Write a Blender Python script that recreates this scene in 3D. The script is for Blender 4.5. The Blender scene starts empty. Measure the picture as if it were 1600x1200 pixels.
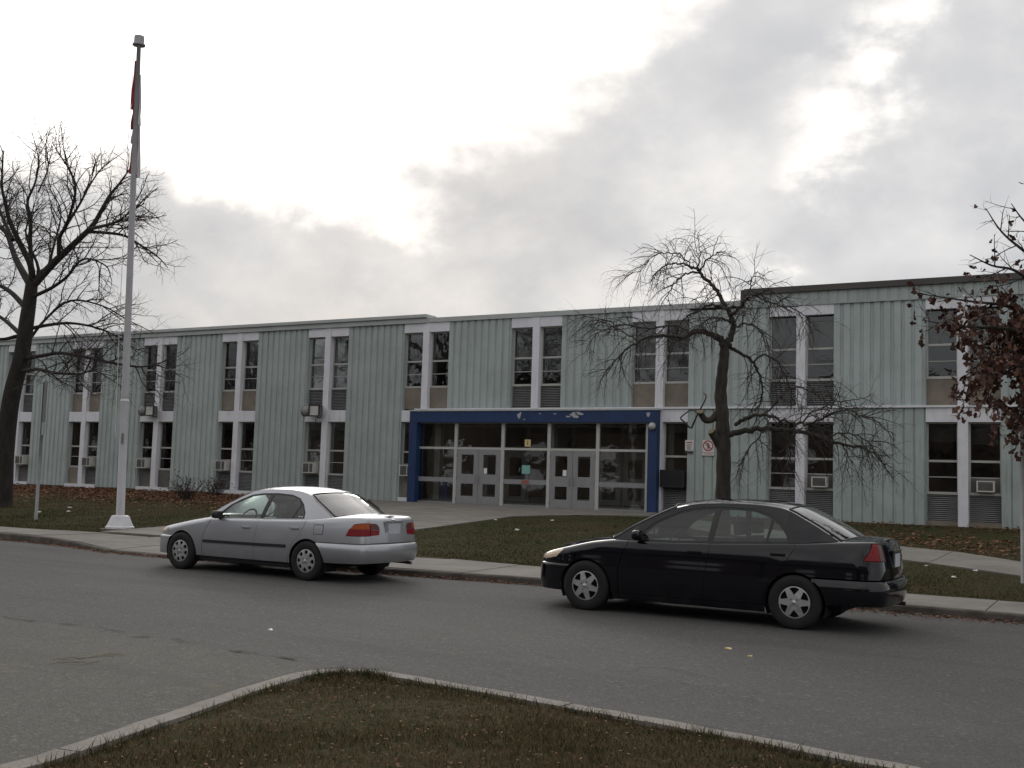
import bpy, bmesh, math, random
import numpy as np
from mathutils import Vector, Matrix
random.seed(7)
RNG = np.random.default_rng(11)
scene = bpy.context.scene

# ------------------------------------------------------------------ camera
CAM = Vector((0.0, 0.0, 1.5957))
cR = Vector((0.8672, 0.4970, 0.0303)); cF = Vector((-0.4976, 0.8631, 0.0859)).normalized()
cU = cR.cross(cF).normalized(); cR = cF.cross(cU).normalized()
cam_d = bpy.data.cameras.new('camera'); cam = bpy.data.objects.new('camera', cam_d)
scene.collection.objects.link(cam)
m = Matrix((cR, cU, -cF)).transposed().to_4x4(); m.translation = CAM
cam.matrix_world = m
cam_d.sensor_width = 36; cam_d.lens = 38.866; cam_d.clip_start = 0.1; cam_d.clip_end = 5000
scene.camera = cam
scene.render.resolution_x = 1024; scene.render.resolution_y = 768

# ------------------------------------------------------------------ world, sun, exposure
SUN_AZ = math.radians(-37.0); SUN_EL = math.radians(20.0)
sun_dir = Vector((math.sin(SUN_AZ)*math.cos(SUN_EL), math.cos(SUN_AZ)*math.cos(SUN_EL), math.sin(SUN_EL)))
world = bpy.data.worlds.new('World'); scene.world = world; world.use_nodes = True
wt = world.node_tree; wt.nodes.clear()

class NB:
    """small node builder"""
    def __init__(s, tree): s.t = tree
    def n(s, typ, ins=None, **props):
        nd = s.t.nodes.new(typ)
        for k, v in props.items(): setattr(nd, k, v)
        for k, v in (ins or {}).items():
            if isinstance(v, bpy.types.NodeSocket): s.t.links.new(v, nd.inputs[k])
            else: nd.inputs[k].default_value = v
        return nd
    def math(s, op, a, b=0.0, c=0.0, clamp=False):
        nd = s.n('ShaderNodeMath', {0: a, 1: b, 2: c}, operation=op); nd.use_clamp = clamp
        return nd.outputs[0]
    def vdot(s, a, b): return s.n('ShaderNodeVectorMath', {0: a, 1: b}, operation='DOT_PRODUCT').outputs['Value']
    def smooth(s, v, a, b):
        nd = s.n('ShaderNodeMapRange', {'Value': v, 'From Min': a, 'From Max': b}, interpolation_type='SMOOTHSTEP')
        return nd.outputs[0]
    def mix(s, f, a, b, blend='MIX'):
        nd = s.n('ShaderNodeMix', {0: f}, data_type='RGBA', blend_type=blend)
        for i, v in ((6, a), (7, b)):
            if isinstance(v, bpy.types.NodeSocket): s.t.links.new(v, nd.inputs[i])
            else: nd.inputs[i].default_value = (*v, 1) if len(v) == 3 else v
        return nd.outputs[2]
    def noise(s, vec, scale, detail=4, rough=0.5, dist=0.0):
        return s.n('ShaderNodeTexNoise', {'Vector': vec, 'Scale': scale, 'Detail': detail, 'Roughness': rough, 'Distortion': dist}).outputs['Fac']
    def link(s, a, b): s.t.links.new(a, b)

w = NB(wt)
dirv = w.n('ShaderNodeTexCoord').outputs['Generated']
sep = w.n('ShaderNodeSeparateXYZ', {0: dirv})
zz = w.math('MAXIMUM', sep.outputs[2], 0.0)
den = w.math('ADD', zz, 0.30)
lay = w.n('ShaderNodeCombineXYZ', {0: w.math('DIVIDE', sep.outputs[0], den), 1: w.math('DIVIDE', sep.outputs[1], den), 2: 0.37})
n_big = w.noise(w.n('ShaderNodeMapping', {'Vector': dirv, 'Location': (0.31, 0.12, 0.7), 'Scale': (1, 1, 1.5)}).outputs[0], 4.6, 9, 0.54, 0.15)
n_mid = w.noise(w.n('ShaderNodeMapping', {'Vector': dirv, 'Location': (0.9, 0.4, 0.2), 'Scale': (1, 1, 1.5)}).outputs[0], 11.0, 8, 0.55, 0.1)
n_soft = w.noise(dirv, 2.3, 5, 0.5)
nd_ = w.math('SUBTRACT', n_big, 0.5); nm_ = w.math('SUBTRACT', n_mid, 0.5)
pert = w.math('ADD', w.math('MULTIPLY', nd_, 0.34), w.math('MULTIPLY', nm_, 0.12))
d1 = w.math('ADD', w.vdot(dirv, (0.2174, -0.1102, 0.9698)), w.math('MULTIPLY', pert, 0.55))
d2 = w.math('ADD', w.math('ADD', w.vdot(dirv, (-0.4545, -0.5002, 0.737)), -0.035), pert)
bank = w.math('MINIMUM', w.smooth(d1, -0.012, 0.04), w.smooth(d2, -0.05, 0.09))
glow = w.smooth(w.vdot(dirv, tuple(sun_dir)), 0.45, 0.99)
d3 = w.math('ABSOLUTE', w.math('ADD', w.vdot(dirv, (-0.7137, -0.3807, 0.588)), w.math('MULTIPLY', pert, 0.7)))
streak = w.math('MULTIPLY', w.smooth(d3, 0.050, 0.0), w.smooth(n_mid, 0.40, 0.64))
streak = w.math('MULTIPLY', streak, w.smooth(w.vdot(dirv, (-0.30, 0.92, 0.25)), 0.90, 0.995))
streak = w.math('ADD', streak, w.math('MULTIPLY', w.smooth(n_big, 0.48, 0.70), w.math('MULTIPLY', w.smooth(zz, 0.08, 0.3), 0.22)))
grey = w.math('ADD', 0.525, w.math('MULTIPLY', w.smooth(n_big, 0.28, 0.72), 0.17))
grey = w.math('ADD', grey, w.math('MULTIPLY', nm_, 0.18))
grey = w.math('ADD', grey, w.math('MULTIPLY', w.smooth(zz, 0.08, 0.5), 0.13))
lum = w.math('ADD', grey, w.math('MULTIPLY', bank, w.math('ADD', 0.04, w.math('MULTIPLY', glow, 1.0))))
lum = w.math('ADD', lum, w.math('MULTIPLY', streak, 0.50))
tint = w.mix(w.smooth(lum, 0.48, 1.0), (0.955, 0.975, 1.02), (1.03, 1.0, 0.97))
lumc = w.n('ShaderNodeCombineXYZ', {0: lum, 1: lum, 2: lum})
clouds = w.mix(1.0, tint, lumc.outputs[0], 'MULTIPLY')
clouds10 = w.mix(1.0, clouds, (10, 10, 10), 'MULTIPLY')
sky = w.n('ShaderNodeTexSky', sky_type='NISHITA')
sky.sun_disc = False; sky.sun_elevation = SUN_EL; sky.sun_rotation = SUN_AZ
sky.air_density = 1.0; sky.dust_density = 2.0
blend = w.mix(w.math('ADD', 0.965, w.math('MULTIPLY', nm_, -0.08)), sky.outputs[0], clouds10)
bg = w.n('ShaderNodeBackground', {'Color': blend, 'Strength': 0.1})
wo = w.n('ShaderNodeOutputWorld'); w.link(bg.outputs[0], wo.inputs[0])

sun_l = bpy.data.lights.new('sun', 'SUN'); sun_l.energy = 0.6; sun_l.angle = math.radians(20); sun_l.color = (1.0, 0.95, 0.88)
sun_o = bpy.data.objects.new('sun', sun_l); scene.collection.objects.link(sun_o)
sun_o.rotation_euler = sun_dir.to_track_quat('Z', 'Y').to_euler()
sun_o.location = (-20, 60, 40)
vs = scene.view_settings
vs.view_transform = 'Standard'; vs.look = 'None'; vs.gamma = 1.0; vs.exposure = 0.0; vs.use_curve_mapping = False

# ------------------------------------------------------------------ helpers
COL = scene.collection
WORG = {}                    # world origin of each empty / mesh

def tag(o, label=None, cat=None, group=None, kind=None):
    if label: o['label'] = label
    if cat: o['category'] = cat
    if group: o['group'] = group
    if kind: o['kind'] = kind
    return o

def empty(name, loc=(0, 0, 0), label=None, cat=None, group=None, rotz=0.0):
    o = bpy.data.objects.new(name, None); COL.objects.link(o)
    o.location = loc; o.rotation_euler = (0, 0, rotz); o.empty_display_size = 0.2
    WORG[o.name] = Vector(loc)
    return tag(o, label, cat, group)

def link(name, mesh, parent=None, off=(0, 0, 0)):
    o = bpy.data.objects.new(name, mesh); COL.objects.link(o)
    off = Vector(off)
    if parent is not None:
        o.parent = parent; o.location = off - WORG[parent.name]
    else: o.location = off
    WORG[o.name] = off
    return o

def setmat(mesh, mat):
    for mm in (mat if isinstance(mat, (list, tuple)) else [mat]): mesh.materials.append(mm)

def mk(name, V, F, mat, parent=None, off=(0, 0, 0), smooth=False, mi=None):
    me = bpy.data.meshes.new(name); me.from_pydata([tuple(v) for v in V], [], [tuple(f) for f in F])
    setmat(me, mat)
    if mi is not None: me.polygons.foreach_set('material_index', mi)
    if smooth: me.polygons.foreach_set('use_smooth', [True]*len(me.polygons))
    me.update()
    return link(name, me, parent, off)

def npmesh(name, V, F, mat, parent=None, smooth=False, off=(0, 0, 0), attr=None):
    V = np.asarray(V, dtype=np.float32); F = np.asarray(F, dtype=np.int32); k = F.shape[1]
    me = bpy.data.meshes.new(name)
    me.vertices.add(len(V)); me.vertices.foreach_set('co', V.ravel())
    me.loops.add(F.size); me.loops.foreach_set('vertex_index', F.ravel())
    me.polygons.add(len(F)); me.polygons.foreach_set('loop_start', np.arange(0, F.size, k, dtype=np.int32))
    if smooth: me.polygons.foreach_set('use_smooth', np.ones(len(F), dtype=bool))
    setmat(me, mat)
    if attr is not None:
        a = me.attributes.new('tone', 'FLOAT', 'POINT'); a.data.foreach_set('value', np.asarray(attr, dtype=np.float32))
    me.update(calc_edges=True); me.validate()
    return link(name, me, parent, off)

BF = [(0, 3, 2, 1), (4, 5, 6, 7), (0, 1, 5, 4), (1, 2, 6, 5), (2, 3, 7, 6), (3, 0, 4, 7)]
def bxv(x0, x1, y0, y1, z0, z1):
    return [(x0, y0, z0), (x1, y0, z0), (x1, y1, z0), (x0, y1, z0), (x0, y0, z1), (x1, y0, z1), (x1, y1, z1), (x0, y1, z1)]
def boxes(L):
    V, F = [], []
    for b in L:
        k = len(V); V += bxv(*b); F += [tuple(i+k for i in f) for f in BF]
    return V, F
def box(name, b, mat, parent=None, off=(0, 0, 0), bevel=0.0):
    if bevel <= 0:
        V, F = boxes([b]); return mk(name, V, F, mat, parent, off)
    bm = bmesh.new(); V, F = boxes([b])
    vs_ = [bm.verts.new(v) for v in V]
    for f in F: bm.faces.new([vs_[i] for i in f])
    bmesh.ops.bevel(bm, geom=list(bm.edges), offset=bevel, segments=2, affect='EDGES', profile=0.6)
    me = bpy.data.meshes.new(name); bm.to_mesh(me); bm.free(); setmat(me, mat)
    return link(name, me, parent, off)
def multibox(name, L, mat, parent=None, off=(0, 0, 0)):
    V, F = boxes(L); return mk(name, V, F, mat, parent, off)

def tube_arrays(P, R, n=8, cap=True):
    """tube along points P with radii R"""
    P = np.asarray(P, float); R = np.asarray(R, float); N = len(P)
    T = np.gradient(P, axis=0); T /= np.linalg.norm(T, axis=1)[:, None] + 1e-9
    ref = np.array([0.0, 0, 1]) if abs(T[0][2]) < 0.9 else np.array([1.0, 0, 0])
    a = np.cross(T, ref); bad = np.linalg.norm(a, axis=1) < 1e-3; a[bad] = np.cross(T[bad], [0.3, 1, 0.2]); a /= np.linalg.norm(a, axis=1)[:, None]
    b = np.cross(T, a)
    th = np.arange(n)*2*np.pi/n
    V = (P[:, None, :] + R[:, None, None]*(np.cos(th)[None, :, None]*a[:, None, :] + np.sin(th)[None, :, None]*b[:, None, :])).reshape(-1, 3)
    i = np.arange(N-1)[:, None]*n; j = np.arange(n)[None, :]; j2 = (j+1) % n
    F = np.stack([i+j, i+j2, i+n+j2, i+n+j], -1).reshape(-1, 4)
    return V, F
def tube(name, P, R, mat, parent=None, n=10, off=(0, 0, 0), cap=True):
    if np.isscalar(R): R = [R]*len(P)
    V, F = tube_arrays(P, R, n); V = V.tolist(); F = F.tolist()
    if cap: F += [list(range(n)), list(range(len(V)-n, len(V)))[::-1]]
    o = mk(name, V, F, mat, parent, off, smooth=False)
    me = o.data; me.polygons.foreach_set('use_smooth', [len(p.vertices) == 4 for p in me.polygons])
    return o
def lathe(name, prof, mat, parent=None, off=(0, 0, 0), n=32, axis='z', smooth=True):
    V, F = [], []
    for i, (r, z) in enumerate(prof):
        for k in range(n):
            a = 2*math.pi*k/n; c, s = r*math.cos(a), r*math.sin(a)
            V.append((c, s, z) if axis == 'z' else (c, z, s))
    for i in range(len(prof)-1):
        for k in range(n):
            q_ = (i*n+k, i*n+(k+1) % n, (i+1)*n+(k+1) % n, (i+1)*n+k)
            F.append(q_ if axis == 'z' else q_[::-1])
    o = mk(name, V, F, mat, parent, off, smooth=smooth)
    return o

# ------------------------------------------------------------------ materials
def lin(r, g, b):
    f = lambda c: ((c/255+0.055)/1.055)**2.4 if c/255 > 0.04045 else c/255/12.92
    return (f(r), f(g), f(b))

def mat(name, col, rough=0.6, var=0.0, vscale=4.0, metallic=0.0, bump=0.0, bscale=40.0, spec=0.5, col2=None, grime=0.0, gscale=(0.6, 0.6, 0.25), coat=0.0, gcol=(0.12, 0.11, 0.10), stretch=None):
    mt = bpy.data.materials.new(name); mt.use_nodes = True; t = mt.node_tree; b = NB(t)
    bs = t.nodes['Principled BSDF']
    bs.inputs['Roughness'].default_value = rough; bs.inputs['Metallic'].default_value = metallic
    bs.inputs['Specular IOR Level'].default_value = spec
    if coat: bs.inputs['Coat Weight'].default_value = coat; bs.inputs['Coat Roughness'].default_value = 0.04
    c = (*col, 1)
    geo = b.n('ShaderNodeNewGeometry').outputs['Position']
    cur = None
    if var or col2:
        c2 = col2 if col2 else tuple(min(1, x*(1-var)) for x in col)
        v = geo
        if stretch: v = b.n('ShaderNodeMapping', {'Vector': geo, 'Scale': stretch}).outputs[0]
        nz = b.noise(v, vscale, 6, 0.62)
        cur = b.mix(b.smooth(nz, 0.32, 0.68), col, c2)
    if grime:
        v = b.n('ShaderNodeMapping', {'Vector': geo, 'Scale': gscale}).outputs[0]
        g = b.noise(v, 6.0, 7, 0.65)
        cur = b.mix(b.math('MULTIPLY', b.smooth(g, 0.5, 0.75), grime), cur if cur else col, gcol)
    if name.startswith('cladding'):
        rn = b.n('ShaderNodeObjectInfo').outputs['Random']; cur = b.mix(1.0, cur, b.mix(rn, (0.93, 0.93, 0.93), (1.04, 1.04, 1.05)), 'MULTIPLY')
    if cur: b.link(cur, bs.inputs['Base Color'])
    else: bs.inputs['Base Color'].default_value = c
    if bump:
        bp_ = b.n('ShaderNodeBump', {'Height': b.noise(geo, bscale, 5, 0.6), 'Strength': 1.0, 'Distance': bump})
        b.link(bp_.outputs[0], bs.inputs['Normal'])
    return mt

def glass(name, tint=(0.8, 0.85, 0.83), rough=0.0, ior=1.5, wav=0.0):
    mt = bpy.data.materials.new(name); mt.use_nodes = True; t = mt.node_tree; t.nodes.clear(); b = NB(t)
    tr = b.n('ShaderNodeBsdfTransparent', {'Color': (*tint, 1)})
    gl = b.n('ShaderNodeBsdfGlossy', {'Color': (1, 1, 1, 1), 'Roughness': rough})
    fr = b.n('ShaderNodeFresnel', {'IOR': ior})
    if wav:
        geo = b.n('ShaderNodeNewGeometry').outputs['Position']
        bp_ = b.n('ShaderNodeBump', {'Height': b.noise(geo, 1.6, 3, 0.5), 'Strength': 1.0, 'Distance': wav})
        b.link(bp_.outputs[0], gl.inputs['Normal'])
    # two surfaces of a pane reflect a little more than one
    fac = b.math('MULTIPLY', fr.outputs[0], 1.5, clamp=True)
    mx = b.n('ShaderNodeMixShader', {0: fac, 1: tr.outputs[0], 2: gl.outputs[0]})
    o = b.n('ShaderNodeOutputMaterial'); b.link(mx.outputs[0], o.inputs[0])
    return mt

M = {}
M['clad'] = mat('cladding_green', (0.402, 0.456, 0.446), 0.55, var=0.14, vscale=1.1, grime=0.34, gscale=(1.6, 1.6, 0.12), bump=0.0015, bscale=9)
M['clad_low'] = mat('cladding_green_lower', (0.382, 0.440, 0.424), 0.55, var=0.14, vscale=1.3, grime=0.42, gscale=(1.6, 1.6, 0.15), bump=0.0015, bscale=9)
M['white'] = mat('white_trim', (0.74, 0.74, 0.79), 0.5, var=0.10, vscale=2.0, grime=0.25, gscale=(1.5, 1.5, 0.3))
M['fascia'] = mat('fascia_metal', (0.44, 0.465, 0.46), 0.5, var=0.12, vscale=1.4, grime=0.25, gscale=(0.8, 0.8, 0.8))
M['brown'] = mat('brown_coping', (0.075, 0.068, 0.064), 0.6, var=0.2, vscale=1.2)
M['frame'] = mat('aluminium_frame', (0.44, 0.44, 0.42), 0.45, var=0.1, metallic=0.15)
M['buff'] = mat('buff_infill', (0.23, 0.20, 0.16), 0.8, var=0.25, vscale=2.2, bump=0.003, bscale=60, grime=0.3)
M['buffdark'] = mat('grey_infill', (0.125, 0.118, 0.112), 0.8, var=0.2, vscale=2)
M['louvre'] = mat('louvre_metal', (0.25, 0.25, 0.25), 0.5, var=0.15)
M['dark'] = mat('louvre_gap_dark', (0.02, 0.02, 0.02), 0.9)
M['interior'] = mat('interior_wall', (0.34, 0.32, 0.29), 0.9, var=0.2, vscale=0.8)
M['intfloor'] = mat('interior_floor', (0.22, 0.21, 0.19), 0.30, var=0.2)
M['blue'] = None
M['doorgrey'] = mat('door_grey', (0.26, 0.26, 0.27), 0.5, var=0.08, vscale=3, grime=0.25)
M['alum'] = mat('storefront_aluminium', (0.52, 0.52, 0.50), 0.4, metallic=0.2, var=0.08)
M['glass'] = glass('window_glass', (0.72, 0.74, 0.73), 0.0, 1.50, wav=0.005)
M['sglass'] = glass('storefront_glass', (0.88, 0.90, 0.89), 0.0, 1.50, wav=0.004)
M['inpale'] = mat('lobby_column', (0.45, 0.46, 0.44), 0.6, var=0.1)
M['ac'] = mat('ac_casing', (0.55, 0.54, 0.50), 0.5, var=0.12, grime=0.3)
M['acgrille'] = mat('ac_grille', (0.14, 0.14, 0.14), 0.5, var=0.2)
M['black'] = mat('black_plastic', (0.012, 0.012, 0.013), 0.55)
M['conc'] = mat('concrete_walk', (0.195, 0.182, 0.163), 0.9, var=0.30, vscale=1.3, bump=0.004, bscale=50, grime=0.45, gscale=(1, 1, 1), gcol=(0.14, 0.125, 0.105))
M['kerb'] = mat('concrete_kerb', (0.235, 0.218, 0.192), 0.9, var=0.25, vscale=5, bump=0.006, bscale=60, grime=0.5, gscale=(2, 2, 2), gcol=(0.13, 0.11, 0.09))
M['kerbdark'] = mat('kerb_old', (0.10, 0.088, 0.077), 0.95, var=0.5, vscale=4, bump=0.01, bscale=40)
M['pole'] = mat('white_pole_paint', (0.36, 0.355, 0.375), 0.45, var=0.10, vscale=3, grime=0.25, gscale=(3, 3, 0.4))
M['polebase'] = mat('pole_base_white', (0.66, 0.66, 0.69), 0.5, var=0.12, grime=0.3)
M['steel'] = mat('galvanised_steel', (0.22, 0.22, 0.225), 0.5, metallic=0.4, var=0.2)
M['paper'] = mat('white_paper', (0.75, 0.75, 0.73), 0.8)
M['teal'] = mat('teal_paper', (0.20, 0.42, 0.38), 0.8)
M['red'] = mat('sign_red', (0.36, 0.03, 0.045), 0.5)
M['signwhite'] = mat('sign_white', (0.62, 0.61, 0.60), 0.5, grime=0.2)
M['signdark'] = mat('sign_dark', (0.05, 0.05, 0.055), 0.6)
M['yellow'] = mat('plate_yellow', (0.62, 0.50, 0.22), 0.6)
M['bluebin'] = mat('blue_bin', (0.015, 0.06, 0.25), 0.5)
M['bark'] = mat('dark_bark', (0.035, 0.029, 0.026), 0.95, var=0.5, vscale=7, bump=0.02, bscale=22, stretch=(1, 1, 0.3))
M['twig'] = mat('twig_bark', (0.045, 0.036, 0.033), 0.9, var=0.3, vscale=3)
M['bark2'] = mat('ornamental_bark', (0.055, 0.047, 0.040), 0.95, var=0.45, vscale=9, bump=0.015, bscale=25, stretch=(1, 1, 0.35))
M['cutwood'] = mat('cut_wood', (0.26, 0.20, 0.125), 0.9, var=0.4, vscale=20)
M['flagred'] = mat('flag_red', (0.32, 0.05, 0.06), 0.85, var=0.2, vscale=6)
M['flagwhite'] = mat('flag_white', (0.55, 0.50, 0.52), 0.85, var=0.1)
M['rope'] = mat('halyard', (0.5, 0.5, 0.48), 0.9)

def scatter_mat(name, cols, rough=0.9, spec=0.2):
    """colour picked per piece from the point attribute 'tone' (0..1)"""
    mt = bpy.data.materials.new(name); mt.use_nodes = True; t = mt.node_tree; b = NB(t)
    bs = t.nodes['Principled BSDF']; bs.inputs['Roughness'].default_value = rough; bs.inputs['Specular IOR Level'].default_value = spec
    at = b.n('ShaderNodeAttribute', attribute_name='tone')
    rp = b.n('ShaderNodeValToRGB', {0: at.outputs['Fac']})
    el = rp.color_ramp.elements; rp.color_ramp.interpolation = 'LINEAR'
    el[0].position = 0; el[0].color = (*cols[0], 1); el[1].position = 1; el[1].color = (*cols[-1], 1)
    for i, c in enumerate(cols[1:-1]):
        e = el.new((i+1)/(len(cols)-1)); e.color = (*c, 1)
    b.link(rp.outputs[0], bs.inputs['Base Color'])
    return mt
M['grass'] = scatter_mat('grass_blades', [(0.030, 0.040, 0.014), (0.055, 0.062, 0.024), (0.090, 0.072, 0.036), (0.15, 0.105, 0.058), (0.080, 0.046, 0.028)])
M['leaves'] = scatter_mat('fallen_leaves', [(0.055, 0.022, 0.014), (0.12, 0.045, 0.028), (0.18, 0.078, 0.046), (0.27, 0.16, 0.10), (0.10, 0.04, 0.027)])
M['oakleaf'] = scatter_mat('russet_leaves', [(0.035, 0.016, 0.013), (0.065, 0.026, 0.020), (0.10, 0.045, 0.030), (0.15, 0.08, 0.05)], 0.7, 0.3)

def lawn_mat(name, bare=0.5):
    mt = bpy.data.materials.new(name); mt.use_nodes = True; t = mt.node_tree; b = NB(t)
    bs = t.nodes['Principled BSDF']; bs.inputs['Roughness'].default_value = 1.0; bs.inputs['Specular IOR Level'].default_value = 0.1
    geo = b.n('ShaderNodeNewGeometry').outputs['Position']
    a = b.noise(geo, 0.55, 6, 0.6); c = b.noise(geo, 14, 6, 0.7); f = b.noise(geo, 70, 3, 0.6)
    base = b.mix(b.smooth(c, 0.3, 0.7), (0.036, 0.040, 0.017), (0.072, 0.068, 0.032))
    base = b.mix(b.smooth(b.math('ADD', a, b.math('MULTIPLY', b.math('SUBTRACT', c, 0.5), 0.5)), bare-0.05, bare+0.2), base, (0.075, 0.050, 0.028))
    base = b.mix(b.math('MULTIPLY', b.smooth(f, 0.62, 0.75), 0.5), base, (0.14, 0.11, 0.06))
    b.link(base, bs.inputs['Base Color'])
    bp_ = b.n('ShaderNodeBump', {'Height': b.math('ADD', c, f), 'Strength': 1.0, 'Distance': 0.03}); b.link(bp_.outputs[0], bs.inputs['Normal'])
    return mt
M['lawn'] = lawn_mat('lawn_far', 0.52); M['island'] = lawn_mat('lawn_island', 0.45)

def asphalt(name, base, old=False):
    mt = bpy.data.materials.new(name); mt.use_nodes = True; t = mt.node_tree; b = NB(t)
    bs = t.nodes['Principled BSDF']; bs.inputs['Roughness'].default_value = 0.85; bs.inputs['Specular IOR Level'].default_value = 0.35
    geo = b.n('ShaderNodeNewGeometry').outputs['Position']
    big = b.noise(b.n('ShaderNodeMapping', {'Vector': geo, 'Scale': (0.25, 0.7, 1)}).outputs[0], 0.8, 5, 0.6)
    mid = b.noise(geo, 3.2, 6, 0.65)
    vo = b.n('ShaderNodeTexVoronoi', {'Vector': geo, 'Scale': 85.0}); st = b.n('ShaderNodeTexVoronoi', {'Vector': geo, 'Scale': 38.0})
    col = b.mix(b.smooth(big, 0.3, 0.7), tuple(x*0.72 for x in base), tuple(x*1.18 for x in base))
    col = b.mix(b.math('MULTIPLY', b.smooth(mid, 0.5, 0.8), 0.5), col, tuple(x*(1.35 if old else 0.72) for x in base))
    spk = b.n('ShaderNodeSeparateColor', {0: vo.outputs['Color']}).outputs[0]
    col = b.mix(0.55, col, b.mix(spk, tuple(x*0.45 for x in base), tuple(x*1.75 for x in base)))
    spk2 = b.n('ShaderNodeSeparateColor', {0: st.outputs['Color']}).outputs[1]
    col = b.mix(b.math('MULTIPLY', b.smooth(spk2, 0.9, 1.0), 0.5), col, tuple(min(1, x*2.4) for x in base))
    # wandering hairline cracks and dark oil drips
    wv = b.n('ShaderNodeVectorMath', {0: geo, 1: b.n('ShaderNodeVectorMath', {0: b.n('ShaderNodeTexNoise', {'Vector': geo, 'Scale': 1.3, 'Detail': 5.0}).outputs['Color'], 1: (1.1, 1.1, 0)}, operation='MULTIPLY').outputs[0]}, operation='ADD').outputs[0]
    cr0 = b.n('ShaderNodeTexVoronoi', {'Vector': wv, 'Scale': 0.16}, feature='DISTANCE_TO_EDGE').outputs['Distance']
    gate = b.smooth(b.noise(geo, 0.45, 3, 0.5), 0.44, 0.6)
    col = b.mix(b.math('MULTIPLY', b.math('MULTIPLY', b.smooth(cr0, 0.0035, 0.0), gate), 0.6), col, tuple(x*0.4 for x in base))
    oil = b.noise(geo, 1.9, 4, 0.55)
    col = b.mix(b.math('MULTIPLY', b.smooth(oil, 0.66, 0.74), 0.30), col, tuple(x*0.4 for x in base))
    lane = b.noise(b.n('ShaderNodeMapping', {'Vector': geo, 'Scale': (0.10, 1.1, 1)}).outputs[0], 1.0, 4, 0.6)
    col = b.mix(b.math('MULTIPLY', b.smooth(lane, 0.52, 0.70), 0.35), col, tuple(x*0.6 for x in base))
    if old:
        ck = b.n('ShaderNodeTexVoronoi', {'Vector': b.n('ShaderNodeMapping', {'Vector': geo, 'Scale': (1, 1.0, 1)}).outputs[0], 'Scale': 0.9}, feature='DISTANCE_TO_EDGE')
        lw = b.math('ADD', ck.outputs['Distance'], b.math('MULTIPLY', b.math('SUBTRACT', mid, 0.5), 0.25))
        col = b.mix(b.math('MULTIPLY', b.smooth(b.math('ABSOLUTE', lw), 0.012, 0.0), 0.35), col, (0.03, 0.028, 0.026))
        yl = b.noise(geo, 1.1, 5, 0.7)
        col = b.mix(b.math('MULTIPLY', b.smooth(yl, 0.58, 0.75), 0.35), col, (0.17, 0.15, 0.09))
    b.link(col, bs.inputs['Base Color'])
    bp_ = b.n('ShaderNodeBump', {'Height': b.math('ADD', vo.outputs['Distance'], mid), 'Strength': 0.7, 'Distance': 0.006}); b.link(bp_.outputs[0], bs.inputs['Normal'])
    return mt
M['road'] = asphalt('road_asphalt', (0.062, 0.0605, 0.0585)); M['lot'] = asphalt('parking_asphalt', (0.070, 0.0675, 0.060), True)
M['seal'] = mat('crack_sealant', (0.050, 0.0485, 0.047), 1.0, col2=(0.064, 0.062, 0.058), vscale=2.2, spec=0.1)
M['yellowline'] = mat('worn_yellow_paint', (0.15, 0.125, 0.050), 0.9, col2=(0.066, 0.064, 0.058), vscale=13)

def blue_paint():
    mt = mat('blue_portal_paint', (0.008, 0.034, 0.118), 0.5, var=0.25, vscale=1.5)
    return mt
M['blue'] = blue_paint()
M['primer'] = mat('peeled_primer', (0.42, 0.43, 0.45), 0.8, var=0.2, vscale=10)

def worn(mt, sc=7.0, lo=0.42, hi=0.62):
    """paint worn away in patches"""
    t = mt.node_tree; b = NB(t); bs = t.nodes['Principled BSDF']; out = t.nodes['Material Output']
    geo = b.n('ShaderNodeNewGeometry').outputs['Position']
    tr = b.n('ShaderNodeBsdfTransparent'); mx = b.n('ShaderNodeMixShader', {0: b.math('MULTIPLY', b.smooth(b.noise(geo, sc, 6, 0.7), lo, hi), 0.75), 1: tr.outputs[0], 2: bs.outputs[0]})
    b.link(mx.outputs[0], out.inputs[0])
worn(M['yellowline'], 9.0, 0.40, 0.62)
worn(M['seal'], 3.0, 0.45, 0.72)

# ================================================================== GROUND
D = 33.146; GZ = 0.66
def zg(Y): return 0.12 if Y < 16.8 else 0.12 + min(Y-16.8, D+8-16.8)*(GZ-0.12)/(D-16.8)
def plane_sheet(name, x0, x1, y0, y1, z, mt):
    return tag(mk(name, [(x0, y0, z), (x1, y0, z), (x1, y1, z), (x0, y1, z)], [(0, 1, 2, 3)], mt), kind='structure')
plane_sheet('ground', -1500, 1500, -1500, 1500, -0.06, M['lawn'])
plane_sheet('road', -120, 60, -14, 17.2, 0.0, M['road'])

def interp(xs, ys): return lambda x: float(np.interp(x, xs, ys))
def pchip(xs, ys):
    xs = np.asarray(xs, float); ys = np.asarray(ys, float); h = np.diff(xs); d = np.diff(ys)/h
    mm = np.zeros(len(xs)); mm[0] = d[0]; mm[-1] = d[-1]
    for i in range(1, len(xs)-1):
        if d[i-1]*d[i] > 0: mm[i] = 2*d[i-1]*d[i]/(d[i-1]+d[i])
    def f(x):
        x = min(max(x, xs[0]), xs[-1]); i = min(int(np.searchsorted(xs, x, 'right'))-1, len(xs)-2); i = max(i, 0)
        t = (x-xs[i])/h[i]
        return float((1+2*t)*(1-t)**2*ys[i] + t*(1-t)**2*h[i]*mm[i] + t*t*(3-2*t)*ys[i+1] + t*t*(t-1)*h[i]*mm[i+1])
    return f
kerbY = pchip([-120, -24, -20.5, -18.5, -16.5, -15, -10.8, -8.1, -3, 0, 60], [15.2, 15.15, 15.1, 14.85, 14.4, 14.4, 14.75, 15.05, 15.42, 15.35, 15.3])
kerbH = pchip([-120, -19.8, -18.2, -16.8, -13.5, -11.5, 60], [0.14, 0.14, 0.09, 0.045, 0.05, 0.10, 0.11])
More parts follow.
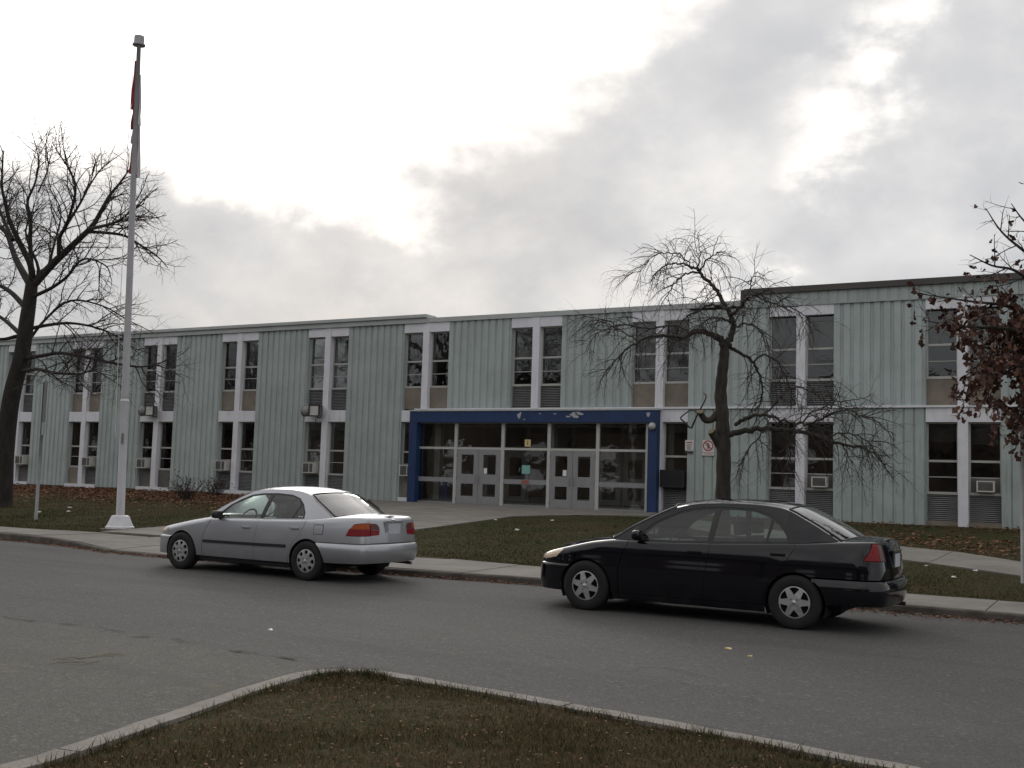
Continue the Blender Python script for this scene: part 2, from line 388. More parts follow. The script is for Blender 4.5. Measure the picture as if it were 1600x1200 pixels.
walkB = pchip([-120, -23, -20.5, -19.5, -15, -12, -9, -3, 60], [16.7, 16.75, 17.1, 17.2, 17.1, 17.1, 16.82, 16.88, 17.1])

walk = empty('sidewalk', (-10, 16, 0)); tag(walk, kind='structure')
kerb_far = empty('kerb', (-10, 15, 0)); tag(kerb_far, kind='structure')
X = -52.0; i = 0
SL = 1.52
while X < 14:
    a, b_ = X+0.007, X+SL-0.007
    dz = random.uniform(-0.004, 0.004)
    V = []
    for xx in (a, b_):
        yk = kerbY(xx); hk = kerbH(xx)
        V += [(xx, yk+0.16, hk+dz), (xx, walkB(xx), 0.128+dz), (xx, yk+0.16, -0.02), (xx, walkB(xx), -0.02)]
    F = [(0, 4, 5, 1), (0, 2, 6, 4), (1, 5, 7, 3), (0, 1, 3, 2), (4, 6, 7, 5)]
    mk('slab', V, F, M['conc'], walk)
    X += SL
X = -52.0
while X < 14:
    L = 3.04; V = []; F = []
    xs = np.linspace(X+0.005, X+L-0.005, 5)
    for k, xx in enumerate(xs):
        yk = kerbY(xx) + random.uniform(-0.008, 0.008); hk = kerbH(xx) + random.uniform(-0.006, 0.002)
        V += [(xx, yk-0.015, -0.02), (xx, yk, hk-0.02), (xx, yk+0.02, hk), (xx, yk+0.155, hk), (xx, yk+0.155, -0.02)]
        if k:
            q0 = (k-1)*5; q1 = k*5
            for j in range(4): F.append((q0+j, q1+j, q1+j+1, q0+j+1))
    F += [(0, 1, 2, 3, 4), (24, 23, 22, 21, 20)]
    mk('kerb_stone', V, F, M['kerbdark'], kerb_far)
    X += L

# lawn rising from the sidewalk to the school
nx, ny = 110, 26
gx = np.linspace(-110, 45, nx); gy = np.concatenate([np.linspace(16.5, 17.6, 4), np.linspace(18.2, D+8, ny-4)])
V = [(x, y, zg(y) - (0.03 if y < 16.7 else 0) + (0.015*math.sin(x*1.7+y*0.9) if 18 < y < 32 else 0)) for y in gy for x in gx]
F = [(j*nx+i, j*nx+i+1, (j+1)*nx+i+1, (j+1)*nx+i) for j in range(ny-1) for i in range(nx-1)]
tag(mk('lawn', V, F, M['lawn'], smooth=True), kind='structure')

def clip_poly(P, x0, x1, y0, y1):
    def cl(P, ins, inter):
        out = []
        for k in range(len(P)):
            a, b = P[k-1], P[k]
            if ins(b):
                if not ins(a): out.append(inter(a, b))
                out.append(b)
            elif ins(a): out.append(inter(a, b))
        return out
    ix = lambda c: (lambda a, b: (c, a[1]+(b[1]-a[1])*(c-a[0])/(b[0]-a[0])))
    iy = lambda c: (lambda a, b: (a[0]+(b[0]-a[0])*(c-a[1])/(b[1]-a[1]), c))
    for ins, it in ((lambda p: p[0] >= x0, ix(x0)), (lambda p: p[0] <= x1, ix(x1)), (lambda p: p[1] >= y0, iy(y0)), (lambda p: p[1] <= y1, iy(y1))):
        P = cl(P, ins, it)
        if len(P) < 3: return []
    return P
def paving(name, poly, step, lift=0.03, gap=0.008):
    root = empty(name, (poly[0][0], poly[0][1], zg(poly[0][1]))); tag(root, kind='structure')
    xs = [p[0] for p in poly]; ys = [p[1] for p in poly]
    x = min(xs)
    while x < max(xs):
        y = min(ys)
        while y < max(ys):
            C = clip_poly(poly, x+gap, x+step-gap, y+gap, y+step-gap)
            if len(C) >= 3:
                ar = sum(C[k-1][0]*C[k][1]-C[k][0]*C[k-1][1] for k in range(len(C)))/2
                if abs(ar) > 0.03:
                    if ar < 0: C = C[::-1]
                    n = len(C); dz = random.uniform(-0.004, 0.004)
                    V = [(p[0], p[1], zg(p[1])+lift+dz) for p in C] + [(p[0], p[1], zg(p[1])-0.05) for p in C]
                    mk('slab', V, [tuple(range(n))] + [(k, k+n, (k+1) % n+n, (k+1) % n) for k in range(n)], M['conc'], root)
            y += step
        x += step
    return root
paving('entrance_walk', [(-20.4, 17.12), (-14.6, 17.12), (-15.3, 22.0), (-15.75, 25.8), (-16.1, 28.2), (-15.45, 29.6), (-14.4, 30.6), (-13.2, 31.3), (-12.4, 31.4), (-12.4, 33.0), (-24.9, 33.0), (-24.6, 32.6), (-21.0, 28.4)], 2.5)
paving('path', [(-12.3, 31.3), (-4.8, 25.1), (-3.35, 24.3), (-2.15, 22.95), (1.5, 18.5), (5, 17.2), (1.0, 17.2), (-1.9, 20.3), (-2.9, 21.1), (-4.2, 22.0), (-12.3, 28.8)], 2.2)

# parking-lot asphalt left of the island, with its sealed joint and worn yellow paint
lot = [(-5.3, 6.98), (-6.0, 7.36), (-7.24, 7.47), (-8.7, 7.56), (-10.4, 7.52), (-30, 7.6), (-60, 7.6), (-60, -14), (-5.2, -14), (-5.2, 3.4), (-5.6, 6.0)]
tag(mk('parking_lot', [(x, y, 0.005) for x, y in lot], [tuple(range(len(lot)))[::-1]], M['lot']), kind='structure')
jl = [(-6.3, 7.41), (-7.24, 7.48), (-8.7, 7.57), (-10.4, 7.53), (-16, 7.56)]
jp = []
for k in range(len(jl)-1):
    for s in range(8):
        t = s/8; jp.append((jl[k][0]*(1-t)+jl[k+1][0]*t, jl[k][1]*(1-t)+jl[k+1][1]*t + random.uniform(-0.04, 0.04)))
V = []; 
for k, (x, y) in enumerate(jp):
    wd = random.uniform(0.02, 0.11)*math.sin(math.pi*min(1, (k+1)/len(jp)+0.02)); V += [(x, y-wd*1.5, 0.010), (x, y+wd*1.5, 0.010)]
tag(mk('tar_seam', V, [(2*k, 2*k+1, 2*k+3, 2*k+2) for k in range(len(jp)-1)], M['seal']), kind='structure')
for (x, y, lx, ly, a) in ((-7.75, 6.45, 0.60, 0.13, 1.25), (-7.60, 6.20, 0.30, 0.16, 0.4)):
    n = 9; V = []
    for k in range(n):
        t = k/(n-1)-0.5; wy = ly*random.uniform(0.35, 1.0)
        px, py = t*lx, random.uniform(-0.02, 0.02)
        for s in (-1, 1): V.append((x+px*math.cos(a)-(py+s*wy)*math.sin(a), y+px*math.sin(a)+(py+s*wy)*math.cos(a), 0.0095))
    tag(mk('road_marking', V, [(2*k, 2*k+2, 2*k+3, 2*k+1) for k in range(n-1)], M['yellowline']), kind='structure')

# island in front of the camera: kerb stones round a mound of grass
def catmull(P, n=10):
    P = np.asarray(P, float); out = []
    Q = np.vstack([2*P[0]-P[1], P, 2*P[-1]-P[-2]])
    for k in range(1, len(Q)-2):
        for s in range(n):
            t = s/n
            out.append(0.5*((2*Q[k]) + (-Q[k-1]+Q[k+1])*t + (2*Q[k-1]-5*Q[k]+4*Q[k+1]-Q[k+2])*t*t + (-Q[k-1]+3*Q[k]-3*Q[k+1]+Q[k+2])*t**3))
    out.append(Q[-2]); return np.array(out)
isl = catmull([(-4.45, -6), (-4.72, 1.0), (-4.92, 3.61), (-5.12, 4.6), (-5.42, 5.95), (-5.48, 6.45), (-5.36, 6.76), (-5.08, 6.9), (-4.71, 6.9), (-4.05, 6.82), (-2.83, 6.68), (-1.97, 6.55), (-1.11, 6.4), (1.5, 6.0), (9, 5.0)], 14)
tng = np.gradient(isl, axis=0); tng /= np.linalg.norm(tng, axis=1)[:, None]
inn = np.stack([tng[:, 1], -tng[:, 0]], 1)            # towards the inside of the island
island_kerb = empty('island_kerb', (-5, 6.8, 0)); tag(island_kerb, kind='structure')
acc = np.concatenate([[0], np.cumsum(np.linalg.norm(np.diff(isl, axis=0), axis=1))])
KW = 0.17
nseg = int(acc[-1]/2.35)
for sgi in range(nseg):
    s0, s1 = sgi*acc[-1]/nseg+0.006, (sgi+1)*acc[-1]/nseg-0.006
    ss = np.linspace(s0, s1, 16); V = []; F = []; tw = random.uniform(-0.006, 0.006)
    for k, s in enumerate(ss):
        p = np.array([np.interp(s, acc, isl[:, 0]), np.interp(s, acc, isl[:, 1])]); n_ = np.array([np.interp(s, acc, inn[:, 0]), np.interp(s, acc, inn[:, 1])])
        h_ = 0.13 + tw + random.uniform(-0.003, 0.003)
        for o_, z_ in ((-0.02, -0.02), (0.0, h_-0.03), (0.03, h_), (KW, h_), (KW, -0.02)):
            V.append((p[0]+n_[0]*o_, p[1]+n_[1]*o_, z_))
        if k:
            for j in range(4): F.append(((k-1)*5+j, k*5+j, k*5+j+1, (k-1)*5+j+1))
    F += [(0, 1, 2, 3, 4), tuple(15*5+j for j in (4, 3, 2, 1, 0))]
    mk('kerb_stone', V, F, M['kerb'], island_kerb)
ring = isl + inn*(KW-0.01)
isl_poly = [(float(a), float(b)) for a, b in ring]
def inside(px, py, poly):
    P = np.asarray(poly); x, y = P[:, 0], P[:, 1]; x2, y2 = np.roll(x, -1), np.roll(y, -1)
    c = np.zeros(len(px), bool)
    for a, b, a2, b2 in zip(x, y, x2, y2):
        hit = ((b > py) != (b2 > py)) & (px < (a2-a)*(py-b)/((b2-b) if b2 != b else 1e-9)+a)
        c ^= hit
    return c
full = isl_poly + [(9, -6)]
def edge_dist(px, py):
    d = np.full(len(px), 9.0)
    for a, b in ring[::2]: d = np.minimum(d, np.hypot(px-a, py-b))
    return d
def zi(px, py):
    d = edge_dist(np.atleast_1d(px), np.atleast_1d(py))
    return 0.105 + 0.07*np.clip(d/1.4, 0, 1) + 0.012*np.sin(np.atleast_1d(px)*5.1)*np.sin(np.atleast_1d(py)*4.3)
bm = bmesh.new()
f0 = bm.faces.new([bm.verts.new((x, y, 0)) for x, y in full]); bmesh.ops.triangulate(bm, faces=[f0])
for c in np.arange(-5.4, 9, 0.3): bmesh.ops.bisect_plane(bm, geom=bm.verts[:]+bm.edges[:]+bm.faces[:], plane_co=(c, 0, 0), plane_no=(1, 0, 0))
for c in np.arange(-5.9, 7, 0.3): bmesh.ops.bisect_plane(bm, geom=bm.verts[:]+bm.edges[:]+bm.faces[:], plane_co=(0, c, 0), plane_no=(0, 1, 0))
bm.verts.ensure_lookup_table()
vv = np.array([v.co[:] for v in bm.verts]); zz_ = zi(vv[:, 0], vv[:, 1])
for v, z in zip(bm.verts, zz_): v.co.z = z
bmesh.ops.recalc_face_normals(bm, faces=bm.faces[:])
me = bpy.data.meshes.new('island_lawn'); bm.to_mesh(me); bm.free(); setmat(me, M['island'])
me.polygons.foreach_set('use_smooth', [True]*len(me.polygons))
tag(link('island_lawn', me), kind='structure')

# ================================================================== SCHOOL BUILDING
school = empty('school_building', (-20, D+4, GZ), 'long two-storey school building clad in pale green ribbed metal panels', 'building')
P0, PB = -45.61, 4.5698
pier = lambda n: P0+n*PB
HW = 0.985; PW = 0.135
ZB, ZS1, ZM1, ZT1, ZO1 = 0.82, 1.58, 2.03, 2.48, 3.58      # lower window levels
ZB2, ZS2, ZM2, ZT2, ZO2 = 4.06, 4.86, 5.33, 5.80, 6.86     # upper
GY = D+0.20                                                # glass plane
XL, XR = pier(-3)-2.3, pier(11)+2.3

# carcass
box('rear_wall', (XL, XR, D+9.0, D+9.3, 0.2, 7.2), M['interior'], school)
box('end_wall', (XL-0.3, XL, D, D+9.3, 0.2, 7.2), M['clad'], school)
box('end_wall', (XR, XR+0.3, D, D+9.3, 0.2, 7.2), M['clad'], school)
box('roof', (XL, XR, D+0.3, D+9.3, 7.1, 7.2), M['interior'], school)
box('upper_floor', (XL, XR, D+0.3, D+9.0, 3.62, 3.98), M['interior'], school)
box('ground_floor', (XL, XR, D+0.28, D+9.0, 0.3, 0.67), M['intfloor'], school)
box('foundation', (XL, XR, D+0.06, D+0.28, 0.2, 0.80), M['buff'], school)
for n in range(-3, 11):
    if n in (5, 6): continue
    xm = (pier(n)+pier(n+1))/2
    box('partition', (xm-0.08, xm+0.08, D+0.3, D+9.0, 0.67, 7.1), M['interior'], school)
box('corridor_wall', (XL, pier(5)-2.2, D+5.5, D+5.6, 0.67, 3.62), M['interior'], school)
box('corridor_wall', (pier(7)+2.2, XR, D+5.5, D+5.6, 0.67, 3.62), M['interior'], school)
box('corridor_wall', (XL, XR, D+5.5, D+5.6, 3.98, 7.1), M['interior'], school)

def cladding(x0, x1, z0, z1, mt, wide=0.60, nr=9, depth=0.042):
    p = (x1-x0)/nr; pr = [(x0, D+0.30), (x0, D)]
    for k in range(nr):
        a = x0+k*p
        if k: pr.append((a, D))
        pr += [(a+wide*p, D), (a+(wide+0.08)*p, D+depth), (a+0.92*p, D+depth)]
    pr += [(x1, D), (x1, D+0.30)]
    pr = [q for k, q in enumerate(pr) if k == 0 or q != pr[k-1]]
    V = [(x, y, z0) for x, y in pr] + [(x, y, z1) for x, y in pr]; n = len(pr)
    return mk('cladding_panel', V, [(k, k+1, k+1+n, k+n) for k in range(n-1)], mt, school)
for n in range(-3, 11):
    a, b_ = pier(n)+HW, pier(n+1)-HW
    if n < 5: cladding(a, b_, 0.72 if n < 4 else 0.66, 7.2, M['clad'])
    else:
        cladding(a, b_, 4.06, 7.2 if n < 7 else 7.13, M['clad'])
        if n >= 7: cladding(a, b_, 0.64, 3.99, M['clad_low'], wide=0.80, depth=0.035)
# horizontal lines of the facade
for nm, bx_, mt in (
    ('coping', (XL-0.2, -22.70, D-0.17, D+0.5, 7.385, 7.50), 'fascia'), ('fascia', (XL-0.2, -22.70, D-0.09, D+0.4, 7.20, 7.385), 'fascia'),
    ('fascia', (-22.70, -10.80, D-0.06, D+0.4, 7.205, 7.37), 'fascia'),
    ('coping', (-10.80, XR+0.3, D-0.14, D+0.8, 7.53, 7.71), 'brown'),
    ('flashing', (-13.55, XR+0.3, D-0.07, D+0.1, 3.995, 4.055), 'white')):
    box(nm, bx_, M[mt], school)
box('coping_end', (-10.93, -10.80, D-0.1, D+9.3, 7.2, 7.69), M['brown'], school)
# ribbed band under the brown coping
x0, x1 = -10.80, XR+0.3; nr = int((x1-x0)/0.29); p = (x1-x0)/nr; pr = []
for k in range(nr):
    a = x0+k*p; pr += [(a, D-0.05), (a+0.7*p, D-0.05), (a+0.75*p, D-0.03), (a+0.95*p, D-0.03)]
V = [(x, y, 7.135) for x, y in pr]+[(x, y, 7.53) for x, y in pr]; n_ = len(pr)
mk('ribbed_band', V, [(k, k+1, k+1+n_, k+n_) for k in range(n_-1)] , M['clad'], school)
box('soffit_strip', (-10.80, XR+0.3, D-0.048, D+0.3, 7.12, 7.134), M['clad'], school)

MC = {}
def cached(key, builder):
    if key not in MC:
        V, F = builder(); me = bpy.data.meshes.new(key[0]); me.from_pydata(V, [], F); me.update(); MC[key] = me
    return MC[key]
def part(name, key, boxes_, mt, parent, off):
    me = cached((name,)+key, lambda: boxes(boxes_))
    if not me.materials: me.materials.append(mt)
    return link(name, me, parent, off)
WW = HW-PW
def louvre_boxes(w_, h_):
    V, F = [], []
    n = max(8, int(h_/0.055))
    for k in range(n):
        z = h_*(k+0.5)/n; q = len(V)
        V += [(0.02, 0.00, z-0.018), (w_-0.02, 0.00, z-0.018), (w_-0.02, 0.05, z+0.018), (0.02, 0.05, z+0.018),
              (0.02, 0.006, z-0.022), (w_-0.02, 0.006, z-0.022), (w_-0.02, 0.056, z+0.014), (0.02, 0.056, z+0.014)]
        F += [(q, q+1, q+2, q+3), (q+7, q+6, q+5, q+4), (q, q+4, q+5, q+1)]
    b2, f2 = boxes([(0, 0.02, -0.005, 0.07, 0, h_), (w_-0.02, w_, -0.005, 0.07, 0, h_)])
    k = len(V); return V+b2, F+[tuple(i+k for i in f) for f in f2]
def window(x, z0, zs, zm, zt, zo, infill, unit=None, gap=None):
    """one window strip: frame, panes, infill under the sill; unit = air conditioner in the lowest light"""
    o = (x, GY, 0); H = (round(z0, 2), unit or '')
    fb = [(0, 0.045, -0.05, 0.03, zs, zo), (WW-0.045, WW, -0.05, 0.03, zs, zo), (0.045, WW-0.045, -0.05, 0.03, zo-0.04, zo),
          (0.045, WW-0.045, -0.055, 0.03, zt-0.03, zt+0.035), (-0.01, WW+0.01, -0.075, 0.03, zs-0.04, zs+0.035), (0.045, WW-0.045, -0.04, 0.02, zm-0.012, zm+0.014)]
    wd = part('window', ('f',)+H+(zs,), fb, M['frame'], school, o)
    for nm, a, b_ in (('pane', zt+0.035, zo-0.04), ('pane', zm+0.022, zt-0.03), ('pane', zs+0.035, zm-0.018)):
        if unit and a < zm: continue
        part(nm, (round(a, 2), round(b_, 2)), [(0.045, WW-0.045, -0.006, 0.0, a, b_)], M['glass'], wd, o)
    # blind drawn behind the top light, a different length each time
    L = random.choice((1.0, 1.0, 0.97, 0.9, 0.6, 0.3)) if z0 > 3 else random.uniform(0.2, 1.0)
    mk('blind', [(0.05, 0.12, zo-(zo-zt)*L), (WW-0.05, 0.12, zo-(zo-zt)*L), (WW-0.05, 0.12, zo), (0.05, 0.12, zo)], [(0, 1, 2, 3)], M['buffdark'], wd, o)
    hgt = zs-0.04-z0
    if infill == 'louvre':
        me = cached(('louvre', round(hgt, 3)), lambda: louvre_boxes(WW, hgt))
        if not me.materials: me.materials.append(M['louvre'])
        lv = link('louvre', me, school, (x, GY-0.05, z0))
        part('louvre_gap_shade', (round(hgt, 3),), [(0, WW, 0.07, 0.08, 0, hgt)], M['dark'], lv, (x, GY-0.05, z0))  # dark sheet added so the gaps between the slats look shaded
    else:
        part('infill_panel', (infill, round(hgt, 3)), [(0, WW, 0.0, 0.06, 0, hgt)], M[infill], school, (x, GY-0.06, z0))
    if unit:
        part('infill_panel', ('ac', round(zs, 2)), [(0.045, WW-0.045, -0.03, 0.0, zs+0.035, zm-0.018)], M['white' if unit == 'white' else 'buffdark'], wd, o)
    return wd

def aircon(x, z, w_, h_, label, dark=False, proj_=0.34):
    root = empty('air_conditioner', (x+w_/2, GY-0.1, z), label, 'air conditioner', 'window air conditioners on the ground floor')
    c = M['black'] if dark else M['ac']
    y0, y1 = GY-0.06-proj_, GY-0.02
    box('casing', (x, x+w_, y0+0.03, y1, z, z+h_), c, root, bevel=0.012)
    fr = [(x, x+w_, y0, y0+0.03, z, z+0.035), (x, x+w_, y0, y0+0.03, z+h_-0.035, z+h_), (x, x+0.04, y0, y0+0.03, z+0.035, z+h_-0.035), (x+w_-0.04, x+w_, y0, y0+0.03, z+0.035, z+h_-0.035)]
    if not dark and x < -12: fr.append((x+w_*0.58, x+w_*0.58+0.03, y0+0.001, y0+0.03, z+0.035, z+h_-0.035))
    multibox('front_frame', fr, c, root)
    multibox('grille', [(x+0.04, x+w_-0.04, y0+0.022, y0+0.030, z+0.035, z+h_-0.035)] + [(x+0.04, x+w_-0.04, y0+0.008, y0+0.02, z+0.05+k*0.033, z+0.062+k*0.033) for k in range(int((h_-0.09)/0.033))], M['acgrille'] if not dark else M['black'], root)
    for bx0_ in (x+0.08, x+w_-0.11): box('bracket', (bx0_, bx0_+0.03, y0+0.08, y1, z-0.03, z), M['steel'], root)
    return root

low_inf = {-3: ('buff', 'buff'), -2: ('buff', 'buff'), -1: ('buffdark', 'buffdark'), 0: ('buffdark', 'buffdark'), 1: ('buff', 'louvre'), 2: ('buffdark', 'buffdark'), 3: ('louvre', 'louvre'), 4: ('louvre', 'louvre'), 5: ('buff', 'buff'), 7: ('louvre', 'louvre'), 8: ('louvre', 'louvre'), 9: ('louvre', 'louvre'), 10: ('louvre', 'louvre'), 11: ('buff', 'buff')}
low_ac = {(0, 1): 'dark', (1, 1): 'dark', (2, 0): 'dark', (3, 0): 'dark', (4, 0): 'dark', (5, 0): 'dark', (7, 1): 'dark', (8, 1): 'white', (9, 1): 'white'}
for n in range(-3, 12):
    px = pier(n)
    zlow = ZB if n <= 5 else 0.70
    box('pier', (px-PW, px+PW, D-0.035, D+0.27, 0.64 if n not in (5, 6) else 4.03, 7.2), M['white'], school)
    for s, xs in ((0, px-HW), (1, px+PW)):
        window(xs, ZB2, ZS2, ZM2, ZT2, ZO2 if n < 8 else ZO2-0.04, 'louvre' if n % 2 == 0 else 'buff')
        box('head_panel', (xs, xs+WW, D-0.012, D+0.3, ZO2 if n < 8 else ZO2-0.04, 7.2 if n < 8 else 7.13), M['white'], school)
        if n not in (5, 6) or (n == 5 and s == 0):
            a, b_ = (xs-(0.0), xs+WW)
            if not (n == 7 and s == 0):
                window(xs, zlow, ZS1, ZM1, ZT1, ZO1, low_inf[n][s], low_ac.get((n, s)))
            box('spandrel', (a, b_, D-0.012, D+0.3, ZO1, 4.02 if n < 5 else 3.995), M['white'], school)
            if n <= 5: box('window_base', (xs, xs+WW, D-0.05, D+0.25, 0.64, ZB), M['white'], school)
        elif n in (5, 6, 7): box('spandrel', (xs, xs+WW, D+0.02, D+0.3, 3.62, 4.06), M['white'], school)
box('upper_sill', (-23.2, XR, D+0.0, D+0.3, 4.02, 4.058), M['white'], school)
ac_lab = {(0, 1): 'small pale air conditioner in the ground-floor window nearest the big bare tree', (1, 1): 'small pale air conditioner in the window between sign post and flagpole', (2, 0): 'pale air conditioner in the ground-floor window just right of the flagpole',
          (3, 0): 'pale air conditioner in the window above the silver car bonnet', (4, 0): 'pale air conditioner in the window below the left-facing floodlight above the silver car', (5, 0): 'pale air conditioner half hidden behind the left blue entrance post',
          (7, 1): 'large black air conditioner beside the right blue entrance post', (8, 1): 'white-framed air conditioner in the window above the black car boot', (9, 1): 'white-framed air conditioner at the far right under the russet-leaved tree'}
for (n, s), k in low_ac.items():
    xs = pier(n)-HW if s == 0 else pier(n)+PW
    if n == 7: aircon(xs+0.0, 1.50, 0.80, 0.55, ac_lab[n, s], True, 0.30)
    elif n < 8: aircon(xs+0.12, 1.60, 0.56, 0.40, ac_lab[n, s])
    else: aircon(xs+0.22, 1.64, 0.46, 0.31, ac_lab[n, s], False, 0.22)

# ------------------------------------------------------------------ blue entrance
kf = (D-0.28)/D
px_ = lambda x: x*kf
pz_ = lambda z: 1.5957+(z-1.5957)*kf
YF = D-0.28
box('portal_post', (px_(-23.38), px_(-23.05), YF, D+0.12, 0.60, pz_(3.56)), M['blue'], school, bevel=0.006)
box('portal_post', (px_(-13.99), px_(-13.67), YF, D+0.12, 0.58, pz_(3.56)), M['blue'], school, bevel=0.006)
beam = box('portal_beam', (px_(-23.38), px_(-13.67), YF-0.002, D+0.12, pz_(3.56), pz_(3.96)), M['blue'], school, bevel=0.006)
box('portal_cap', (px_(-23.42), px_(-13.63), YF-0.03, D+0.12, pz_(3.962), pz_(4.02)), M['fascia'], school)
def blob(name, cx, cz, rx, rz, seed, parent):
    r = random.Random(seed); n = 22; ph = [r.uniform(0, 6.28) for _ in range(4)]
    V = [(cx, YF-0.0055, cz)]
    for k in range(n):
        a = 2*math.pi*k/n; rad = 1+0.28*math.sin(2*a+ph[0])+0.2*math.sin(3*a+ph[1])+0.14*math.sin(5*a+ph[2])+0.1*math.sin(9*a+ph[3])
        V.append((cx+rx*rad*math.cos(a), YF-0.0055, cz+rz*rad*math.sin(a)))
    mk(name, V, [(0, 1+(k+1) % n, 1+k) for k in range(n)], M['primer'], parent)
for cx, cz, rx, rz, sd in ((-18.62, 3.78, 0.06, 0.12, 1), (-18.42, 3.64, 0.035, 0.02, 2), (-17.82, 3.84, 0.03, 0.02, 3), (-17.25, 3.83, 0.05, 0.018, 4), (-16.52, 3.79, 0.16, 0.08, 5), (-16.35, 3.84, 0.12, 0.06, 16), (-16.75, 3.74, 0.07, 0.03, 7), (-13.87, 3.80, 0.045, 0.09, 8)):
    blob('peeled_paint', cx, cz, rx, rz, sd, beam)
# storefront: mullions, transom, rails, panes, doors
SY = D-0.02
ml = [(-23.06, -22.98), (-21.36, -21.24), (-19.43, -19.31), (-17.62, -17.50), (-15.80, -15.68), (-14.03, -13.95)]
for a, b_ in ml: box('mullion', (a, b_, SY-0.05, SY+0.07, 0.66, 3.57), M['alum'] , school)
for k in range(5):
    a, b_ = ml[k][1], ml[k+1][0]
    box('transom', (a, b_, SY-0.045, SY+0.06, 2.60, 2.68), M['alum'], school)
    box('storefront_pane', (a, b_, SY, SY+0.008, 2.68, 3.52), M['sglass'], school)
    box('head_rail', (a, b_, SY-0.045, SY+0.06, 3.52, 3.57), M['alum'], school)
    if k in (0, 2, 4):
        box('middle_rail', (a, b_, SY-0.045, SY+0.06, 1.44, 1.60), M['doorgrey'], school)
        box('storefront_pane', (a, b_, SY, SY+0.008, 1.60, 2.60), M['sglass'], school)
        box('storefront_pane', (a, b_, SY, SY+0.008, 0.74, 1.44), M['sglass'], school)
        box('base_rail', (a, b_, SY-0.045, SY+0.06, 0.66, 0.74), M['doorgrey'], school)
    else:
        mid_ = (a+b_)/2
        for s, (da, db) in enumerate(((a+0.008, mid_-0.006), (mid_+0.006, b_-0.008))):
            wd_ = db-da; g = 0.19; i0, i1 = (da+g-(0.03 if s else 0), db-g-(0 if s else -0.03))
            i0, i1 = da+0.19, db-0.19
            y0, y1 = SY-0.04, SY+0.02
            rails = [(da, i0, y0, y1, 0.68, 2.595), (i1, db, y0, y1, 0.68, 2.595), (i0, i1, y0, y1, 0.68, 0.97), (i0, i1, y0, y1, 1.40, 1.74), (i0, i1, y0, y1, 2.42, 2.595)]
            dr = multibox('door', rails, M['doorgrey'], school)
            box('pane', (i0, i1, SY-0.015, SY-0.008, 0.97, 1.40), M['sglass'], dr)
            box('pane', (i0, i1, SY-0.015, SY-0.008, 1.74, 2.42), M['sglass'], dr)
            hx = mid_-0.075 if s == 0 else mid_+0.075
            tube('handle', [(hx, y0-0.01, 1.42), (hx, y0-0.06, 1.45), (hx, y0-0.06, 1.68), (hx, y0-0.01, 1.71)], 0.012, M['steel'], dr, n=6)
            hg = da if s == 0 else db
            multibox('hinge', [(hg-0.012, hg+0.012, y0-0.012, y0, z, z+0.11) for z in (0.8, 1.55, 2.35)], M['steel'], dr)
            if (k, s) in ((1, 1), (3, 0)):
                box('notice', (i0+0.02 if s else i1-0.17, i0+0.15 if s else i1-0.03, SY-0.022, SY-0.017, 1.76, 1.96), M['paper'], dr)
# lobby seen through the glass
LY = D+3.4
box('lobby_wall', (-23.6, -23.4, D+0.3, D+9, 0.67, 3.62), M['interior'], school)
box('lobby_wall', (-13.4, -13.2, D+0.3, D+9, 0.67, 3.62), M['interior'], school)
multibox('inner_frame', [(-23.4, -13.4, LY, LY+0.1, 2.75, 2.87)] + [(x-0.06, x+0.06, LY, LY+0.1, 0.67, 3.6) for x in (-22.3, -20.3, -18.4, -16.4, -14.5)], M['doorgrey'], school)
for xa in (-22.24, -21.27, -18.34, -17.37, -16.34, -15.4):
    xb = xa+0.91
    dr = multibox('door', [(xa, xa+0.19, LY+0.01, LY+0.06, 0.68, 2.74), (xb-0.19, xb, LY+0.01, LY+0.06, 0.68, 2.74), (xa+0.19, xb-0.19, LY+0.01, LY+0.06, 0.68, 0.97), (xa+0.19, xb-0.19, LY+0.01, LY+0.06, 1.40, 1.74), (xa+0.19, xb-0.19, LY+0.01, LY+0.06, 2.42, 2.74)], M['inpale'], school)
box('lobby_column', (-18.05, -17.80, D+0.75, D+1.0, 0.67, 3.62), M['inpale'], school)
box('lobby_column', (-22.75, -22.5, D+0.75, D+1.0, 0.67, 3.62), M['inpale'], school)
multibox('reflection_band', [(-22.6, -14.2, D+1.9, D+2.1, 3.50, 3.56)], M['inpale'], school)  # pale bar standing in for light bands reflected in the entrance glass
bn = empty('recycling_bin', (-22.35, D+1.0, 0.67), 'blue recycling bin inside the lobby behind the left entrance glass', 'bin')
V = [(-22.60, D+0.85, 0.675), (-22.20, D+0.85, 0.675), (-22.20, D+1.2, 0.675), (-22.60, D+1.2, 0.675), (-22.66, D+0.80, 1.38), (-22.14, D+0.80, 1.38), (-22.14, D+1.25, 1.38), (-22.66, D+1.25, 1.38)]
mk('body', V, BF, M['bluebin'], bn)
box('lid', (-22.69, -22.11, D+0.77, D+1.28, 1.38, 1.43), M['bluebin'], bn)

